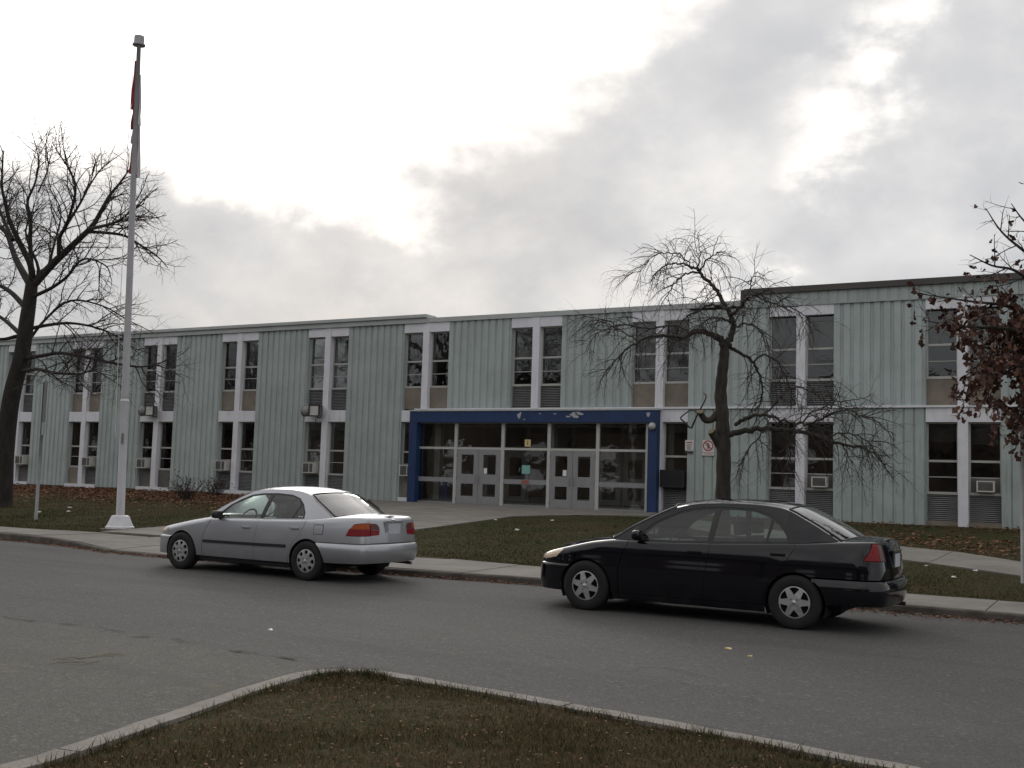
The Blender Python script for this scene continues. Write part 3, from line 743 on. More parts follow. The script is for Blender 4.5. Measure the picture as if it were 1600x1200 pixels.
# number plate, notices, dome lamp at the entrance
def text_mesh(name, s, size, mt, parent, off, bold=0.0, align='CENTER'):
    cu = bpy.data.curves.new(name, 'FONT'); cu.body = s; cu.size = size; cu.align_x = align; cu.align_y = 'CENTER'; cu.extrude = 0.001; cu.offset = bold
    ob = bpy.data.objects.new(name+'_tmp', cu); COL.objects.link(ob)
    dg = bpy.context.evaluated_depsgraph_get(); dg.update()
    me = bpy.data.meshes.new_from_object(ob.evaluated_get(dg))
    bpy.data.objects.remove(ob); bpy.data.curves.remove(cu)
    for v in me.vertices: v.co = Vector((v.co.x, -v.co.z, v.co.y))
    me.name = name; me.materials.clear(); me.materials.append(mt)
    return link(name, me, parent, off)
pl = empty('number_plate', (-18.40, SY-0.06, 2.73), 'small yellow plate with the number 1 above the middle entrance pane', 'sign')
box('plate', (-18.51, -18.28, SY-0.020, SY-0.010, 2.73, 2.97), M['yellow'], pl)
text_mesh('numeral', '1', 0.21, M['signdark'], pl, (-18.395, SY-0.024, 2.85), 0.002)
nt = box('notice', (-18.60, -18.28, SY-0.012, SY-0.006, 1.80, 2.09), M['teal']); tag(nt, 'pale teal paper notice taped to the middle entrance pane', 'notice')
nt = box('notice', (-18.58, -18.30, SY-0.056, SY-0.047, 1.46, 1.58), mat('red_sticker', (0.30, 0.10, 0.07), 0.7)); tag(nt, 'dull red sticker on the rail below the teal notice', 'sticker')
dm = empty('dome_lamp', (px_(-13.83), YF, 3.36), 'round grey dome lamp at the top of the right blue post', 'lamp')
lathe('base', [(0.0, 0.0), (0.13, 0.0), (0.13, -0.05), (0.11, -0.06)], M['steel'], dm, (px_(-13.83), YF, 3.42), 20, 'y')
lathe('dome', [(0.11, -0.055), (0.105, -0.10), (0.075, -0.145), (0.03, -0.165), (0.0, -0.168)], M['fascia'], dm, (px_(-13.83), YF, 3.42), 20, 'y')

# wall signs to the right of the entrance
SYW = D-0.015
sg = empty('warning_sign', (-11.93, SYW, 2.5), 'white sign with a red circle crossing out a walking person, beside the weeping tree', 'sign')
box('panel', (-12.15, -11.72, SYW-0.012, SYW, 2.51, 3.04), M['signwhite'], sg)
multibox('border', [(-12.14, -11.73, SYW-0.015, SYW-0.0125, 3.025, 3.035), (-12.14, -11.73, SYW-0.015, SYW-0.0125, 2.515, 2.525), (-12.14, -12.13, SYW-0.015, SYW-0.0125, 2.525, 3.025), (-11.74, -11.73, SYW-0.015, SYW-0.0125, 2.525, 3.025)], M['signdark'], sg)
def ring_flat(name, cx, cz, r0, r1, y, mt, parent, n=28):
    V = []
    for k in range(n):
        a = 2*math.pi*k/n; V += [(cx+r0*math.cos(a), y, cz+r0*math.sin(a)), (cx+r1*math.cos(a), y, cz+r1*math.sin(a))]
    F = [(2*k, 2*k+1, 2*((k+1) % n)+1, 2*((k+1) % n)) for k in range(n)]
    return mk(name, V, F, mt, parent)
cx, cz, yy = -11.935, 2.83, SYW-0.0135
ring_flat('prohibition_ring', cx, cz, 0.135, 0.172, yy-0.002, M['red'], sg)
c45 = math.cos(math.pi/4)*0.14; t_ = 0.012
mk('slash', [(cx-c45-t_, yy-0.002, cz+c45-t_), (cx+c45-t_, yy-0.002, cz-c45-t_), (cx+c45+t_, yy-0.002, cz-c45+t_), (cx-c45+t_, yy-0.002, cz+c45+t_)], [(0, 1, 2, 3)], M['red'], sg)
man = [(-0.02, 0.045), (0.02, 0.045), (0.06, -0.005), (0.05, -0.02), (0.02, 0.012), (0.018, -0.03), (0.05, -0.115), (0.028, -0.12), (0.0, -0.05), (-0.032, -0.12), (-0.052, -0.11), (-0.018, -0.03), (-0.018, 0.01), (-0.05, -0.03), (-0.06, -0.015)]
mk('walking_figure', [(cx+a, yy, cz+b) for a, b in man], [tuple(range(len(man)))[::-1]], M['signdark'], sg)
mk('figure_head', [(cx+0.024*math.cos(a), yy, cz+0.075+0.026*math.sin(a)) for a in np.linspace(0, 2*math.pi, 12, endpoint=False)], [tuple(range(12))[::-1]], M['signdark'], sg)
multibox('text_line', [(-12.11, -11.76, yy-0.001, yy, 2.60, 2.615), (-12.06, -11.81, yy-0.001, yy, 2.565, 2.578)], M['red'], sg)
s2 = empty('notice_board', (-12.56, SYW, 2.58), 'small white text notice with a dark strip below, left of the red circle sign', 'sign')
box('panel', (-12.70, -12.42, SYW-0.012, SYW, 2.665, 3.00), M['signwhite'], s2)
multibox('text_line', [(-12.66+random.uniform(0, 0.03), -12.46-random.uniform(0, 0.06), SYW-0.0145, SYW-0.0125, 2.70+k*0.033, 2.712+k*0.033) for k in range(6)], M['signdark'], s2)
multibox('heading', [(-12.65, -12.47, SYW-0.0145, SYW-0.0125, 2.91, 2.945)], M['red'], s2)
box('strip', (-12.70, -12.43, SYW-0.014, SYW, 2.58, 2.64), M['signdark'], s2)

# floodlights on the facade
def floodlight(xp, z, label, sc=1.0, dish=True):
    r = empty('floodlight', (xp, D-0.05, z), label, 'floodlight')
    y = D-0.04
    tube('bracket', [(xp+0.05, y, z-0.22), (xp+0.05, y-0.16, z-0.26), (xp+0.05, y-0.30, z-0.20)], 0.022, M['black'], r, n=8)
    box('housing', (xp-0.18, xp+0.26, y-0.40, y-0.16, z-0.20, z+0.20), M['acgrille'], r, bevel=0.02)
    multibox('front_rim', [(xp-0.22, xp+0.30, y-0.43, y-0.40, z+0.18, z+0.23), (xp-0.22, xp+0.30, y-0.43, y-0.40, z-0.23, z-0.18), (xp-0.22, xp-0.17, y-0.43, y-0.40, z-0.18, z+0.18), (xp+0.25, xp+0.30, y-0.43, y-0.40, z-0.18, z+0.18)], M['black'], r)
    box('lens', (xp-0.17, xp+0.25, y-0.415, y-0.405, z-0.18, z+0.18), M['ac'], r)
    o = lathe('reflector_bowl', [(0.0, 0.0), (0.10, 0.03), (0.19, 0.12), (0.22, 0.30), (0.225, 0.31), (0.20, 0.125), (0.10, 0.04)], M['louvre'], r, (xp-0.22, y-0.30, z-0.01), 24)
    o.rotation_euler = (0, math.radians(-90), 0)
    tube('arm', [(xp-0.3, y-0.30, z), (xp-0.05, y-0.28, z)], 0.03, M['black'], r, n=8)
floodlight(pier(4)-0.22, 3.98, 'dark wall floodlight with grey bowl on the pier above the silver car roof')
floodlight(pier(2)+0.0, 4.02, 'dark wall floodlight on the pier just right of the flagpole')
cb = tube('cable', [(pier(4)-0.42, D-0.05, 3.75), (pier(4)-0.40, D-0.052, 3.0), (pier(4)-0.43, D-0.05, 2.1)], 0.008, M['black']); tag(cb, 'thin dark cable hanging from the floodlight above the silver car', 'cable')

# ================================================================== CARS
def paint(name, col, metallic, rough, dirt=0.45, coat=0.8, spec=0.5):
    mt = bpy.data.materials.new(name); mt.use_nodes = True; t = mt.node_tree; b = NB(t); bs = t.nodes['Principled BSDF']
    geo = b.n('ShaderNodeNewGeometry').outputs['Position']
    dust = b.noise(geo, 3.5, 6, 0.6)
    zc = b.n('ShaderNodeSeparateXYZ', {0: geo}).outputs[2]
    low = b.math('MULTIPLY', b.smooth(zc, 0.55, 0.15), b.smooth(dust, 0.3, 0.75))
    c = b.mix(b.math('MULTIPLY', low, dirt), col, (0.13, 0.12, 0.105))
    b.link(c, bs.inputs['Base Color'])
    bs.inputs['Metallic'].default_value = metallic
    b.link(b.math('ADD', rough, b.math('ADD', b.math('MULTIPLY', low, 0.3), b.math('MULTIPLY', b.smooth(dust, 0.45, 0.8), 0.06))), bs.inputs['Roughness'])
    bs.inputs['Coat Weight'].default_value = coat; bs.inputs['Specular IOR Level'].default_value = spec; bs.inputs['Coat Roughness'].default_value = 0.06
    return mt
M['silver'] = paint('silver_paint', (0.40, 0.41, 0.44), 0.65, 0.34)
M['carblack'] = paint('black_paint', (0.0035, 0.004, 0.007), 0.0, 0.05, 0.06, 0.0, 0.5)
M['carglass'] = glass('car_glass', (0.60, 0.68, 0.65), 0.0, 1.5)
M['rearglass'] = glass('car_rear_glass', (0.50, 0.56, 0.54), 0.03, 1.6)
M['trim'] = mat('car_trim', (0.018, 0.018, 0.020), 0.5)
M['rubber'] = mat('tyre_rubber', (0.014, 0.014, 0.014), 0.85, var=0.3, vscale=12)
M['shell'] = mat('car_inner', (0.010, 0.010, 0.011), 0.9)
M['hub'] = mat('hubcap_silver', (0.50, 0.51, 0.52), 0.38, metallic=0.55, var=0.18, vscale=10, grime=0.35, gscale=(4, 4, 4))
M['seat'] = mat('seat_fabric', (0.055, 0.058, 0.062), 0.95, var=0.2)
M['seat2'] = mat('seat_fabric_grey', (0.12, 0.12, 0.12), 0.95, var=0.2)
M['lred'] = mat('lens_red', (0.20, 0.006, 0.010), 0.2, spec=0.3)
M['lamber'] = mat('lens_amber', (0.34, 0.06, 0.012), 0.2, spec=0.3)
M['lclear'] = mat('lens_clear', (0.10, 0.030, 0.028), 0.2, spec=0.3)
M['headlamp'] = mat('headlamp_lens', (0.55, 0.42, 0.30), 0.12, coat=0.5)
for k_ in ('lred', 'lamber', 'lclear', 'headlamp'):
    b_ = NB(M[k_].node_tree); g_ = b_.n('ShaderNodeNewGeometry').outputs['Position']
    wv_ = b_.n('ShaderNodeTexWave', {'Vector': g_, 'Scale': 14.0, 'Distortion': 0.3}, bands_direction='Z')
    bp_ = b_.n('ShaderNodeBump', {'Height': wv_.outputs['Fac'], 'Strength': 0.5, 'Distance': 0.003}); b_.link(bp_.outputs[0], M[k_].node_tree.nodes['Principled BSDF'].inputs['Normal'])
M['chrome'] = mat('chrome', (0.6, 0.6, 0.62), 0.15, metallic=1.0)
M['plate'] = mat('licence_plate', (0.48, 0.51, 0.56), 0.5, var=0.15, vscale=18)

class Wall:
    """vertical body skin that follows a closed plan outline; u is arc length from the nose, v the height below the top edge"""
    def __init__(s, plan, zt, rad, out=0.0, tum=0.05, tuck=0.05, zmid=0.52):
        P = catmull(plan, 24); P = np.vstack([P, (P[:-1]*[1, -1])[::-1]])
        s.P = P; s.u = np.concatenate([[0], np.cumsum(np.linalg.norm(np.diff(P, axis=0), axis=1))]); s.U = s.u[-1]/2
        T = np.gradient(P, axis=0); T /= np.linalg.norm(T, axis=1)[:, None]
        s.N = np.stack([-T[:, 1], T[:, 0]], 1)
        # outward: away from the car's middle
        c = P.mean(0)
        if ((P-c)*s.N).sum() < 0: s.N = -s.N
        s.ztf, s.radf, s.out, s.tum, s.tuck, s.zmid = zt, rad, out, tum, tuck, zmid
        h = len(P)//2
        s.hx = P[:h+1, 0]; s.hy = P[:h+1, 1]; s.hu = s.u[:h+1]
        iy = int(np.argmax(s.hy)); s.iy = iy
    def us(s, x): return float(np.interp(x, s.hx, s.hu))
    def ur(s, y): return float(np.interp(-y, -s.hy[s.iy:], s.hu[s.iy:]))
    def uf(s, y): return float(np.interp(y, s.hy[:s.iy+1], s.hu[:s.iy+1]))
    def xy(s, u):
        return np.array([np.interp(u, s.u, s.P[:, 0]), np.interp(u, s.u, s.P[:, 1])]), np.array([np.interp(u, s.u, s.N[:, 0]), np.interp(u, s.u, s.N[:, 1])])
    def zt(s, u):
        p, _ = s.xy(u); return s.ztf(p[0])
    def pt(s, u, v):
        p, n = s.xy(u); zt = s.ztf(p[0]); z = zt+v; r = s.radf(p[0])
        ins = s.tum*max(0, (z-s.zmid)/0.4)**2 + s.tuck*max(0, (s.zmid-z)/0.35)**2 - s.out
        d = min(max(-v, 0.0), r); 
        if d < r: ins += r - math.sqrt(max(0, r*r-(r-d)**2))
        q = p - n/ (np.linalg.norm(n)+1e-9)*ins
        return np.array([q[0], q[1], z])

def dens(poly, step=0.05):
    out = []
    for k in range(len(poly)):
        a, b = np.array(poly[k], float), np.array(poly[(k+1) % len(poly)], float); n = max(1, int(np.linalg.norm(b-a)/step))
        for i in range(n): out.append(a+(b-a)*i/n)
    return out
def arc(cx, cz, r, a0, a1, n=18): return [(cx+r*math.cos(math.radians(a0+(a1-a0)*k/n)), cz+r*math.sin(math.radians(a0+(a1-a0)*k/n))) for k in range(n+1)]

def skin(name, poly, fn, mt, parent, off, cuts_u, cuts_v, holes=(), mirror=False, ret=0.018):
    """fill a 2-D outline (with holes), cut it into a fine grid, map it to 3-D by fn, give it smooth normals and a folded edge"""
    bm = bmesh.new(); ed = []
    for lp in (poly,)+tuple(holes):
        vs_ = [bm.verts.new((p[0], p[1], 0)) for p in lp]
        ed += [bm.edges.new((vs_[k], vs_[(k+1) % len(vs_)])) for k in range(len(vs_))]
    bmesh.ops.triangle_fill(bm, edges=ed, use_beauty=True, use_dissolve=False)
    for c in cuts_u: bmesh.ops.bisect_plane(bm, geom=bm.verts[:]+bm.edges[:]+bm.faces[:], plane_co=(c, 0, 0), plane_no=(1, 0, 0), dist=1e-5)
    for c in cuts_v: bmesh.ops.bisect_plane(bm, geom=bm.verts[:]+bm.edges[:]+bm.faces[:], plane_co=(0, c, 0), plane_no=(0, 1, 0), dist=1e-5)
    bm.verts.index_update()
    uv = [(v.co.x, v.co.y) for v in bm.verts]
    F = [[v.index for v in f.verts] for f in bm.faces]
    B = [(e.verts[0].index, e.verts[1].index) for e in bm.edges if len(e.link_faces) == 1]
    bm.free()
    e = 2e-3; P = []; Nn = []
    for a, b in uv:
        p = fn(a, b); du = fn(a+e, b)-fn(a-e, b); dv = fn(a, b+e)-fn(a, b-e); n = np.cross(du, dv); l = np.linalg.norm(n)
        P.append(p); Nn.append(n/l if l > 1e-12 else np.array([0, 0, 1.0]))
    P = np.array(P); Nn = np.array(Nn)
    # orientation: away from the car's core axis
    core = np.array([1.3, 0.0, 0.55]); axis_pt = np.stack([np.clip(P[:, 0], 0.2, 2.7), np.zeros(len(P)), np.full(len(P), 0.6)], 1)
    if ((P-axis_pt)*Nn).sum() < 0: Nn = -Nn; 
    if mirror: P = P*[1, -1, 1]; Nn = Nn*[1, -1, 1]
    V = list(P); NN = list(Nn)
    FF = []
    for f in F:
        a, b, c = P[f[0]], P[f[1]], P[f[2]]
        k = f if np.dot(np.cross(b-a, c-a), Nn[f[0]]) >= 0 else f[::-1]
        FF.append(tuple(k))
    if ret > 0:
        back = {}
        for a, b in B:
            for i in (a, b):
                if i not in back:
                    back[i] = len(V); V.append(P[i]-Nn[i]*ret); NN.append(Nn[i])
            FF.append((a, b, back[b], back[a]))
    me = bpy.data.meshes.new(name); me.from_pydata([tuple(v) for v in V], [], FF); setmat(me, mt)
    me.polygons.foreach_set('use_smooth', [True]*len(me.polygons)); me.update()
    try: me.normals_split_custom_set_from_vertices([tuple(n) for n in NN])
    except Exception: pass
    return link(name, me, parent, off)

def grid_obj(name, rows, mt, parent, off):
    n = len(rows[0]); V = [tuple(p) for r in rows for p in r]
    F = [(i*n+j, i*n+j+1, (i+1)*n+j+1, (i+1)*n+j) for i in range(len(rows)-1) for j in range(n-1)]
    me = bpy.data.meshes.new(name); me.from_pydata(V, [], F); setmat(me, mt)
    bm = bmesh.new(); bm.from_mesh(me); bmesh.ops.remove_doubles(bm, verts=bm.verts[:], dist=1e-5)
    bmesh.ops.recalc_face_normals(bm, faces=bm.faces[:])
    if sum(f.normal.z for f in bm.faces) < 0: bmesh.ops.reverse_faces(bm, faces=bm.faces[:])
    bm.to_mesh(me); bm.free()
    me.polygons.foreach_set('use_smooth', [True]*len(me.polygons)); me.update()
    return link(name, me, parent, off)

def disc_with_holes(name, R, holes, depth, mt, parent, dome=0.0):
    """wheel cover: plate in the local X-Z plane with real openings"""
    bm = bmesh.new(); ed = []
    for lp in [[(R*math.cos(2*math.pi*k/48), R*math.sin(2*math.pi*k/48)) for k in range(48)]]+holes:
        vs_ = [bm.verts.new((p[0], 0, p[1])) for p in lp]
        ed += [bm.edges.new((vs_[k], vs_[(k+1) % len(vs_)])) for k in range(len(vs_))]
    bmesh.ops.triangle_fill(bm, edges=ed, use_beauty=True, normal=(0, -1, 0))
    r_ = bmesh.ops.extrude_face_region(bm, geom=bm.faces[:])
    for v in [g for g in r_['geom'] if isinstance(g, bmesh.types.BMVert)]: v.co.y += depth
    for v in bm.verts: v.co.y -= dome*(1-(math.hypot(v.co.x, v.co.z)/R)**2)
    bmesh.ops.recalc_face_normals(bm, faces=bm.faces[:])
    me = bpy.data.meshes.new(name); bm.to_mesh(me); bm.free(); setmat(me, mt)
    return me

def build_car(S, loc, yaw):
    root = empty(S['name'], loc, S['label'], 'car', rotz=yaw)
    WORG[root.name] = Vector((0, 0, 0))                    # children are in the car's own frame
    ox = (-1.31, 0, 0); body = S['paint']
    W = Wall(S['plan'], S['zt'], S['rad'])
    Wo = Wall(S['plan'], S['zt'], S['rad'], out=0.012); Wl = Wall(S['plan'], S['zt'], S['rad'], out=0.006)
    Wi = Wall(S['plan'], S['zt'], S['rad'], out=-0.030)
    cu = list(np.arange(0, 2*W.U, 0.055)); cv = [-0.008, -0.02, -0.035, -0.055, -0.08, -0.11]+list(np.arange(-0.16, -0.95, -0.06))
    g = 0.004
    def side(name, pts, mt, w=W, mir=False, holes=(), ret=0.018):
        """pts in (x, z); z None means the top edge"""
        def cv_(lp):
            o = []
            for x, z in dens([(x, (z if z is not None else 9)) for x, z in lp], 0.05) if all(z is not None for _, z in lp) else lp:
                u = w.us(x) if x < 100 else x-100; o.append((u, (0.0 if z is None else min(z-w.zt(u), 0.0))))
            return o
        lp = []
        n = len(pts)
        for k in range(n):
            a, b = pts[k], pts[(k+1) % n]
            ua = w.us(a[0]) if a[0] < 100 else a[0]-100; ub = w.us(b[0]) if b[0] < 100 else b[0]-100
            m_ = max(1, int(max(abs(ua-ub), 0 if a[1] is None or b[1] is None else abs(a[1]-b[1]))/0.05))
            za = w.zt(ua) if a[1] is None else a[1]; zb = w.zt(ub) if b[1] is None else b[1]
            for i in range(m_):
                t = i/m_; u = ua+(ub-ua)*t
                v = 0.0 if (a[1] is None and b[1] is None) else min(za+(zb-za)*t-w.zt(u), 0.0)
                lp.append((u, v))
        lp = [p for k, p in enumerate(lp) if math.hypot(p[0]-lp[k-1][0], p[1]-lp[k-1][1]) > 1e-4]
        lo, hi = min(p[0] for p in lp), max(p[0] for p in lp)
        return skin(name, lp, w.pt, mt, root, ox, [c for c in cu if lo < c < hi], cv, holes, mir, ret)
    R_ = lambda y: 100+W.ur(y); RR = lambda y: 100+2*W.U-W.ur(y); Fr = lambda y: 100+W.uf(y)
    sA, sB, sC = S['seamA'], S['seamB'], S['seamC']; zs = S['sill']; AR = S['arch']; WZ = S['wz']
    dA = math.degrees(math.asin((zs-WZ)/AR))
    bt, rbt = S['fbt'], S['rbt']
    aF = math.degrees(math.asin((bt-WZ)/AR)); aR = math.degrees(math.asin((rbt-WZ)/AR))
    for mir in (False, True):
        side('front_wing', [(S['nose_seam'], bt)] + arc(0, WZ, AR, 180-aF, dA) + [(x-g, z) for x, z in sA] + [(sA[-1][0]-g, None), (S['nose_seam'], None)], body, mir=mir)
        d1_ = side('door', [(x+g, z) for x, z in sA] + [(sA[-1][0]+g, None), (sB[-1][0]-g, None)] + [(x-g, z) for x, z in sB[::-1]], body, mir=mir)
        d2_ = side('door', [(x+g, z) for x, z in sB] + [(sB[-1][0]+g, None), (sC[-1][0]-g, None)] + [(x-g, z) for x, z in sC[::-1]], body, mir=mir)
        for dd, (hx, hz) in ((d1_, S['h1']), (d2_, S['h2'])):
            p0 = W.pt(W.us(hx), hz-W.zt(W.us(hx))); sgn = -1 if mir else 1
            y = p0[1]*sgn; yo = 0.022*sgn
            WORG[dd.name] = Vector(ox)
            ys = sorted((y-0.004*sgn, y+yo))
            box('handle', (p0[0]-0.085, p0[0]+0.085, ys[0], ys[1], p0[2]-0.018, p0[2]+0.018), S['handle'], dd, ox, bevel=0.008)
        q = [(sC[0][0]+g, zs)] + arc(2.62, WZ, AR, 180-math.degrees(math.asin((zs-WZ)/AR)), aR) + S['quarter'](R_) + [(sC[-1][0]+g, None)] + [(x+g, z) for x, z in sC[::-1][:-1]]
        side('rear_wing', q, body, mir=mir)
        side('sill', [(0.36, 0.17), (2.27, 0.165), (2.27, zs-0.004), (0.36, zs-0.004)], M['trim'] if S['darksill'] else body, w=Wi if S['darksill'] else W, mir=mir)
        # inner shell closes the panel gaps
        side('inner_shell', [(-0.62, 0.3)] + arc(0, WZ, AR+0.012, 175, 2) + [(0.5, zs-0.02), (2.15, zs-0.02)] + arc(2.62, WZ, AR+0.012, 178, 4) + [(R_(0.6)), ] if False else [(-0.55, 0.42)] + arc(0, WZ, AR+0.012, 155, 2) + [(0.42, zs-0.03), (2.2, zs-0.03)] + arc(2.62, WZ, AR+0.012, 178, 25) + [(R_(0.45), 0.42), (R_(0.45), W.zt(W.ur(0.45))-0.05), (3.0, W.zt(W.us(3.0))-0.05), (1.5, W.zt(W.us(1.5))-0.03), (0.6, W.zt(W.us(0.6))-0.05), (-0.55, W.zt(W.us(-0.55))-0.05)], M['shell'], w=Wi, mir=mir, ret=0)
        if S['mould']:
            z0, z1 = S['mould']; mm = S['mouldmat']
            side('door_moulding', [(sA[0][0]+0.03, z0), (1.60-g, z0+0.006), (1.60-g, z1+0.006), (sA[0][0]+0.03, z1)], mm, w=Wo, mir=mir, ret=0.014)
            side('door_moulding', [(1.60+g, z0+0.006), (S['mouldend'], z0+0.012), (S['mouldend'], z1+0.012), (1.60+g, z1+0.006)], mm, w=Wo, mir=mir, ret=0.014)
        for nm, pts, mt in S['lights'](R_, Fr):
            side(nm, pts, mt, w=Wl, mir=mir, ret=0.012)
        # wheel housing
        for cx in (0.0, 2.62):
            A = arc(cx, WZ, AR+0.004, 205, -25, 20); s_ = -1 if mir else 1
            rows = [[(x, s_*yy_, z) for x, z in A] for yy_ in (W.pt(W.us(cx), WZ+AR*0.7-W.zt(W.us(cx)))[1]-0.022, 0.50)]
            grid_obj('wheel_housing', rows, M['shell'], root, ox)
            mk('wheel_housing', [(x, s_*0.50, z) for x, z in A], [tuple(range(len(A)))], M['shell'], root, ox)
    # fuel flap on the left rear wing
    if S.get('fuel'):
        x0, x1, z0, z1 = S['fuel']
        side('fuel_flap_gap', [(x0-0.008, z0-0.008), (x1+0.008, z0-0.008), (x1+0.008, z1+0.008), (x0-0.008, z1+0.008)], M['trim'], w=Wall(S['plan'], S['zt'], S['rad'], out=0.0015), mir=True, ret=0)
        side('fuel_flap', [(x0, z0), (x1, z0), (x1, z1), (x0, z1)], body, w=Wall(S['plan'], S['zt'], S['rad'], out=0.003), mir=True, ret=0.003)
    # nose and boot lid span the centre line
    lidy = S['lidy']
    side('boot_lid', [(R_(lidy-g), rbt+0.003)] + S['lid_low'](R_, RR) + [(RR(lidy-g), rbt+0.003), (RR(lidy-g), None), (R_(lidy-g), None)], body)
    nu = W.us(S['nose_seam'])-g
    def nose(name, z0, z1, mt, w=W):
        lp = [(-nu, z0), (nu, z0), (nu, z1), (-nu, z1)]
    # front panel: two halves around the centre
    for mir in (False, True):
        side('front_panel', [(100+0.0, bt), (100+nu, bt), (100+nu, None), (100+0.0, None)], body, mir=mir, ret=0)
        side('grille', [(100+0.0, bt+0.03), (Fr(0.28), bt+0.03), (Fr(0.30), bt+0.10), (100+0.0, bt+0.11)], M['trim'], w=Wl, mir=mir, ret=0)
    # bumpers
    fz = lambda x: bt+0.0; rz = lambda x: rbt+0.0
    Bf = Wall(S['plan'], lambda x: bt-0.004, lambda x: 0.03, out=S['bout'], tum=0.0, tuck=0.06, zmid=0.40)
    Br = Wall(S['plan'], lambda x: rbt-0.004, lambda x: 0.035, out=S['bout']+0.012, tum=0.45, tuck=0.16, zmid=0.475)
    lowf, lowr = S['blow']
    aa = math.degrees(math.asin((lowf-WZ)/AR)); ab = math.degrees(math.asin((lowr-WZ)/AR))
    for mir in (False, True):
        side('front_bumper', [(100, lowf)] + arc(0, WZ, AR, 180-aa, 180-aF)+ [(S['nose_seam'], None), (100, None)], body, w=Bf, mir=mir, ret=0)
    Lm = arc(2.62, WZ, AR, aR, ab); bl = [(x, z) for x, z in Lm]
    rb = [(x, z) for x, z in bl] + [(100+Br.ur(0.5), lowr+0.01)] + [(100+2*Br.U-Br.ur(0.5), lowr+0.01)]
    left = [(100+2*Br.U-Br.us(x), z) for x, z in bl[::-1]]
    side('rear_bumper', rb+left+[(100+2*Br.U-Br.us(bl[0][0]), None), (bl[0][0], None)], body, w=Br, ret=0.05)
    # top skins: bonnet and boot deck
    def deck(name, ulist, cx, cz, mt, crown_pow=2.0):
        rows = []
        for k, u in enumerate(ulist):
            e_ = W.pt(u, 0.0); t = k/(len(ulist)-1); xc = cx(t); zc = cz(xc); row = []
            for j in range(11):
                wq = j/10; q = 1-(1-wq)**crown_pow
                row.append((e_[0]+(xc-e_[0])*wq, e_[1]*(1-wq), e_[2]+(zc-e_[2])*q))
            rows.append(row + [(x, -y, z) for x, y, z in row[-2::-1]])
        return grid_obj(name, rows, mt, root, ox)
    u0 = [W.us(S['cowl'][0])*k/30 for k in range(31)]
    deck('bonnet', u0, lambda t: S['hood_x'][0]+(S['hood_x'][1]-S['hood_x'][0])*t**0.8, S['hood_z'], body)
    u1 = [W.us(S['deck0'])+(W.U-W.us(S['deck0']))*k/30 for k in range(31)]
    deck('boot_deck', u1, lambda t: S['deck_x'][0]+(S['deck_x'][1]-S['deck_x'][0])*(1-(1-t)**0.8), S['deck_z'], body)
    # greenhouse
    zb = lambda x: W.zt(W.us(x))
    yb = lambda x: W.pt(W.us(x), 0.0)[1]-0.006
    def G(x, z): h = z-zb(x); return np.array([x, yb(x)-S['tk']*h-S['tc']*h*h, z])
    E = S['edge']                                             # A pillar, roof rail, C pillar in (x, z)
    Ed = catmull(E, 8); Ed = [tuple(p) for p in Ed]
    Ed[0] = (Ed[0][0], zb(Ed[0][0])); Ed[-1] = (Ed[-1][0], zb(Ed[-1][0]))
    base = [(x, zb(x)) for x in np.linspace(Ed[-1][0], Ed[0][0], 30)][1:-1]
    outl = [(x, z) for x, z in Ed] + base
    dlo = [tuple(p) for p in S['dlo']]; dlo = [(x, (zb(x)+0.012 if z is None else z)) for x, z in dlo]
    dd_ = [tuple(p) for p in dens(dlo, 0.06)]
    gu = list(np.arange(0.3, 3.2, 0.06)); gv = list(np.arange(0.85, 1.45, 0.05))
    for mir in (False, True):
        skin('cabin_side', outl, G, body, root, ox, gu, gv, [dd_], mir, 0.02)
        panes = [[(x, (zb(x)+0.022 if z is None else z)) for x, z in p] for p in S['panes']]
        Gd = lambda x, z: G(x, z)-np.array([0, 0.006, 0])
        fr = skin('window_frame', dd_, Gd, M['trim'], root, ox, gu, gv, [[tuple(p) for p in dens(pn, 0.06)] for pn in panes], mir, 0.012)
        Gp = lambda x, z: G(x, z)-np.array([0, 0.010, 0])
        for pn in panes: skin('side_window', [tuple(p) for p in dens(pn, 0.08)], Gp, M['carglass'], root, ox, gu[::2], gv[::2], (), mir, 0)
    n = len(Ed); iA, iC = S['iA']*8, S['iC']*8
    shf = interp(list(range(0, len(E)*8, 8)), S['shift']); crw = interp(list(range(0, len(E)*8, 8)), S['crown'])
    def toprow(i, lift=0.0):
        p = G(*Ed[i]); row = []
        for j in range(13):
            wq = j/12; q = 1-(1-wq)**2
            row.append((p[0]-shf(i)*q, p[1]*(1-wq), p[2]+crw(i)*(1-(1-wq)**2.4)+lift))
        return row+[(x, -y, z) for x, y, z in row[-2::-1]]
    grid_obj('roof', [toprow(i) for i in range(iA, iC+1)], body, root, ox)
    grid_obj('windscreen', [toprow(i) for i in range(0, iA+1)], M['carglass'], root, ox)
    grid_obj('rear_window', [toprow(i) for i in range(iC, n)], M['rearglass'], root, ox)
    # black seals round the two screens
    for a, b in ((0, iA), (iC, n-1)):
        rim = [toprow(i, 0.003)[1] for i in range(a, b+1)] + toprow(b, 0.003)[1:-1] + [toprow(i, 0.003)[-2] for i in range(b, a-1, -1)] + toprow(a, 0.003)[-2:0:-1]
        tube('screen_seal', rim, 0.010, M['trim'], root, n=5, off=ox, cap=False)
    # floor pan and cabin
    box('floor_pan', (-0.45, 3.10, -0.62, 0.62, 0.21, 0.30), M['shell'], root, ox)
    box('firewall', (0.35, 0.42, -0.66, 0.66, 0.28, 0.80), M['shell'], root, ox)
    box('dashboard', (0.42, 0.92, -0.66, 0.66, 0.62, zb(0.8)-0.01), M['trim'], root, ox, bevel=0.05)
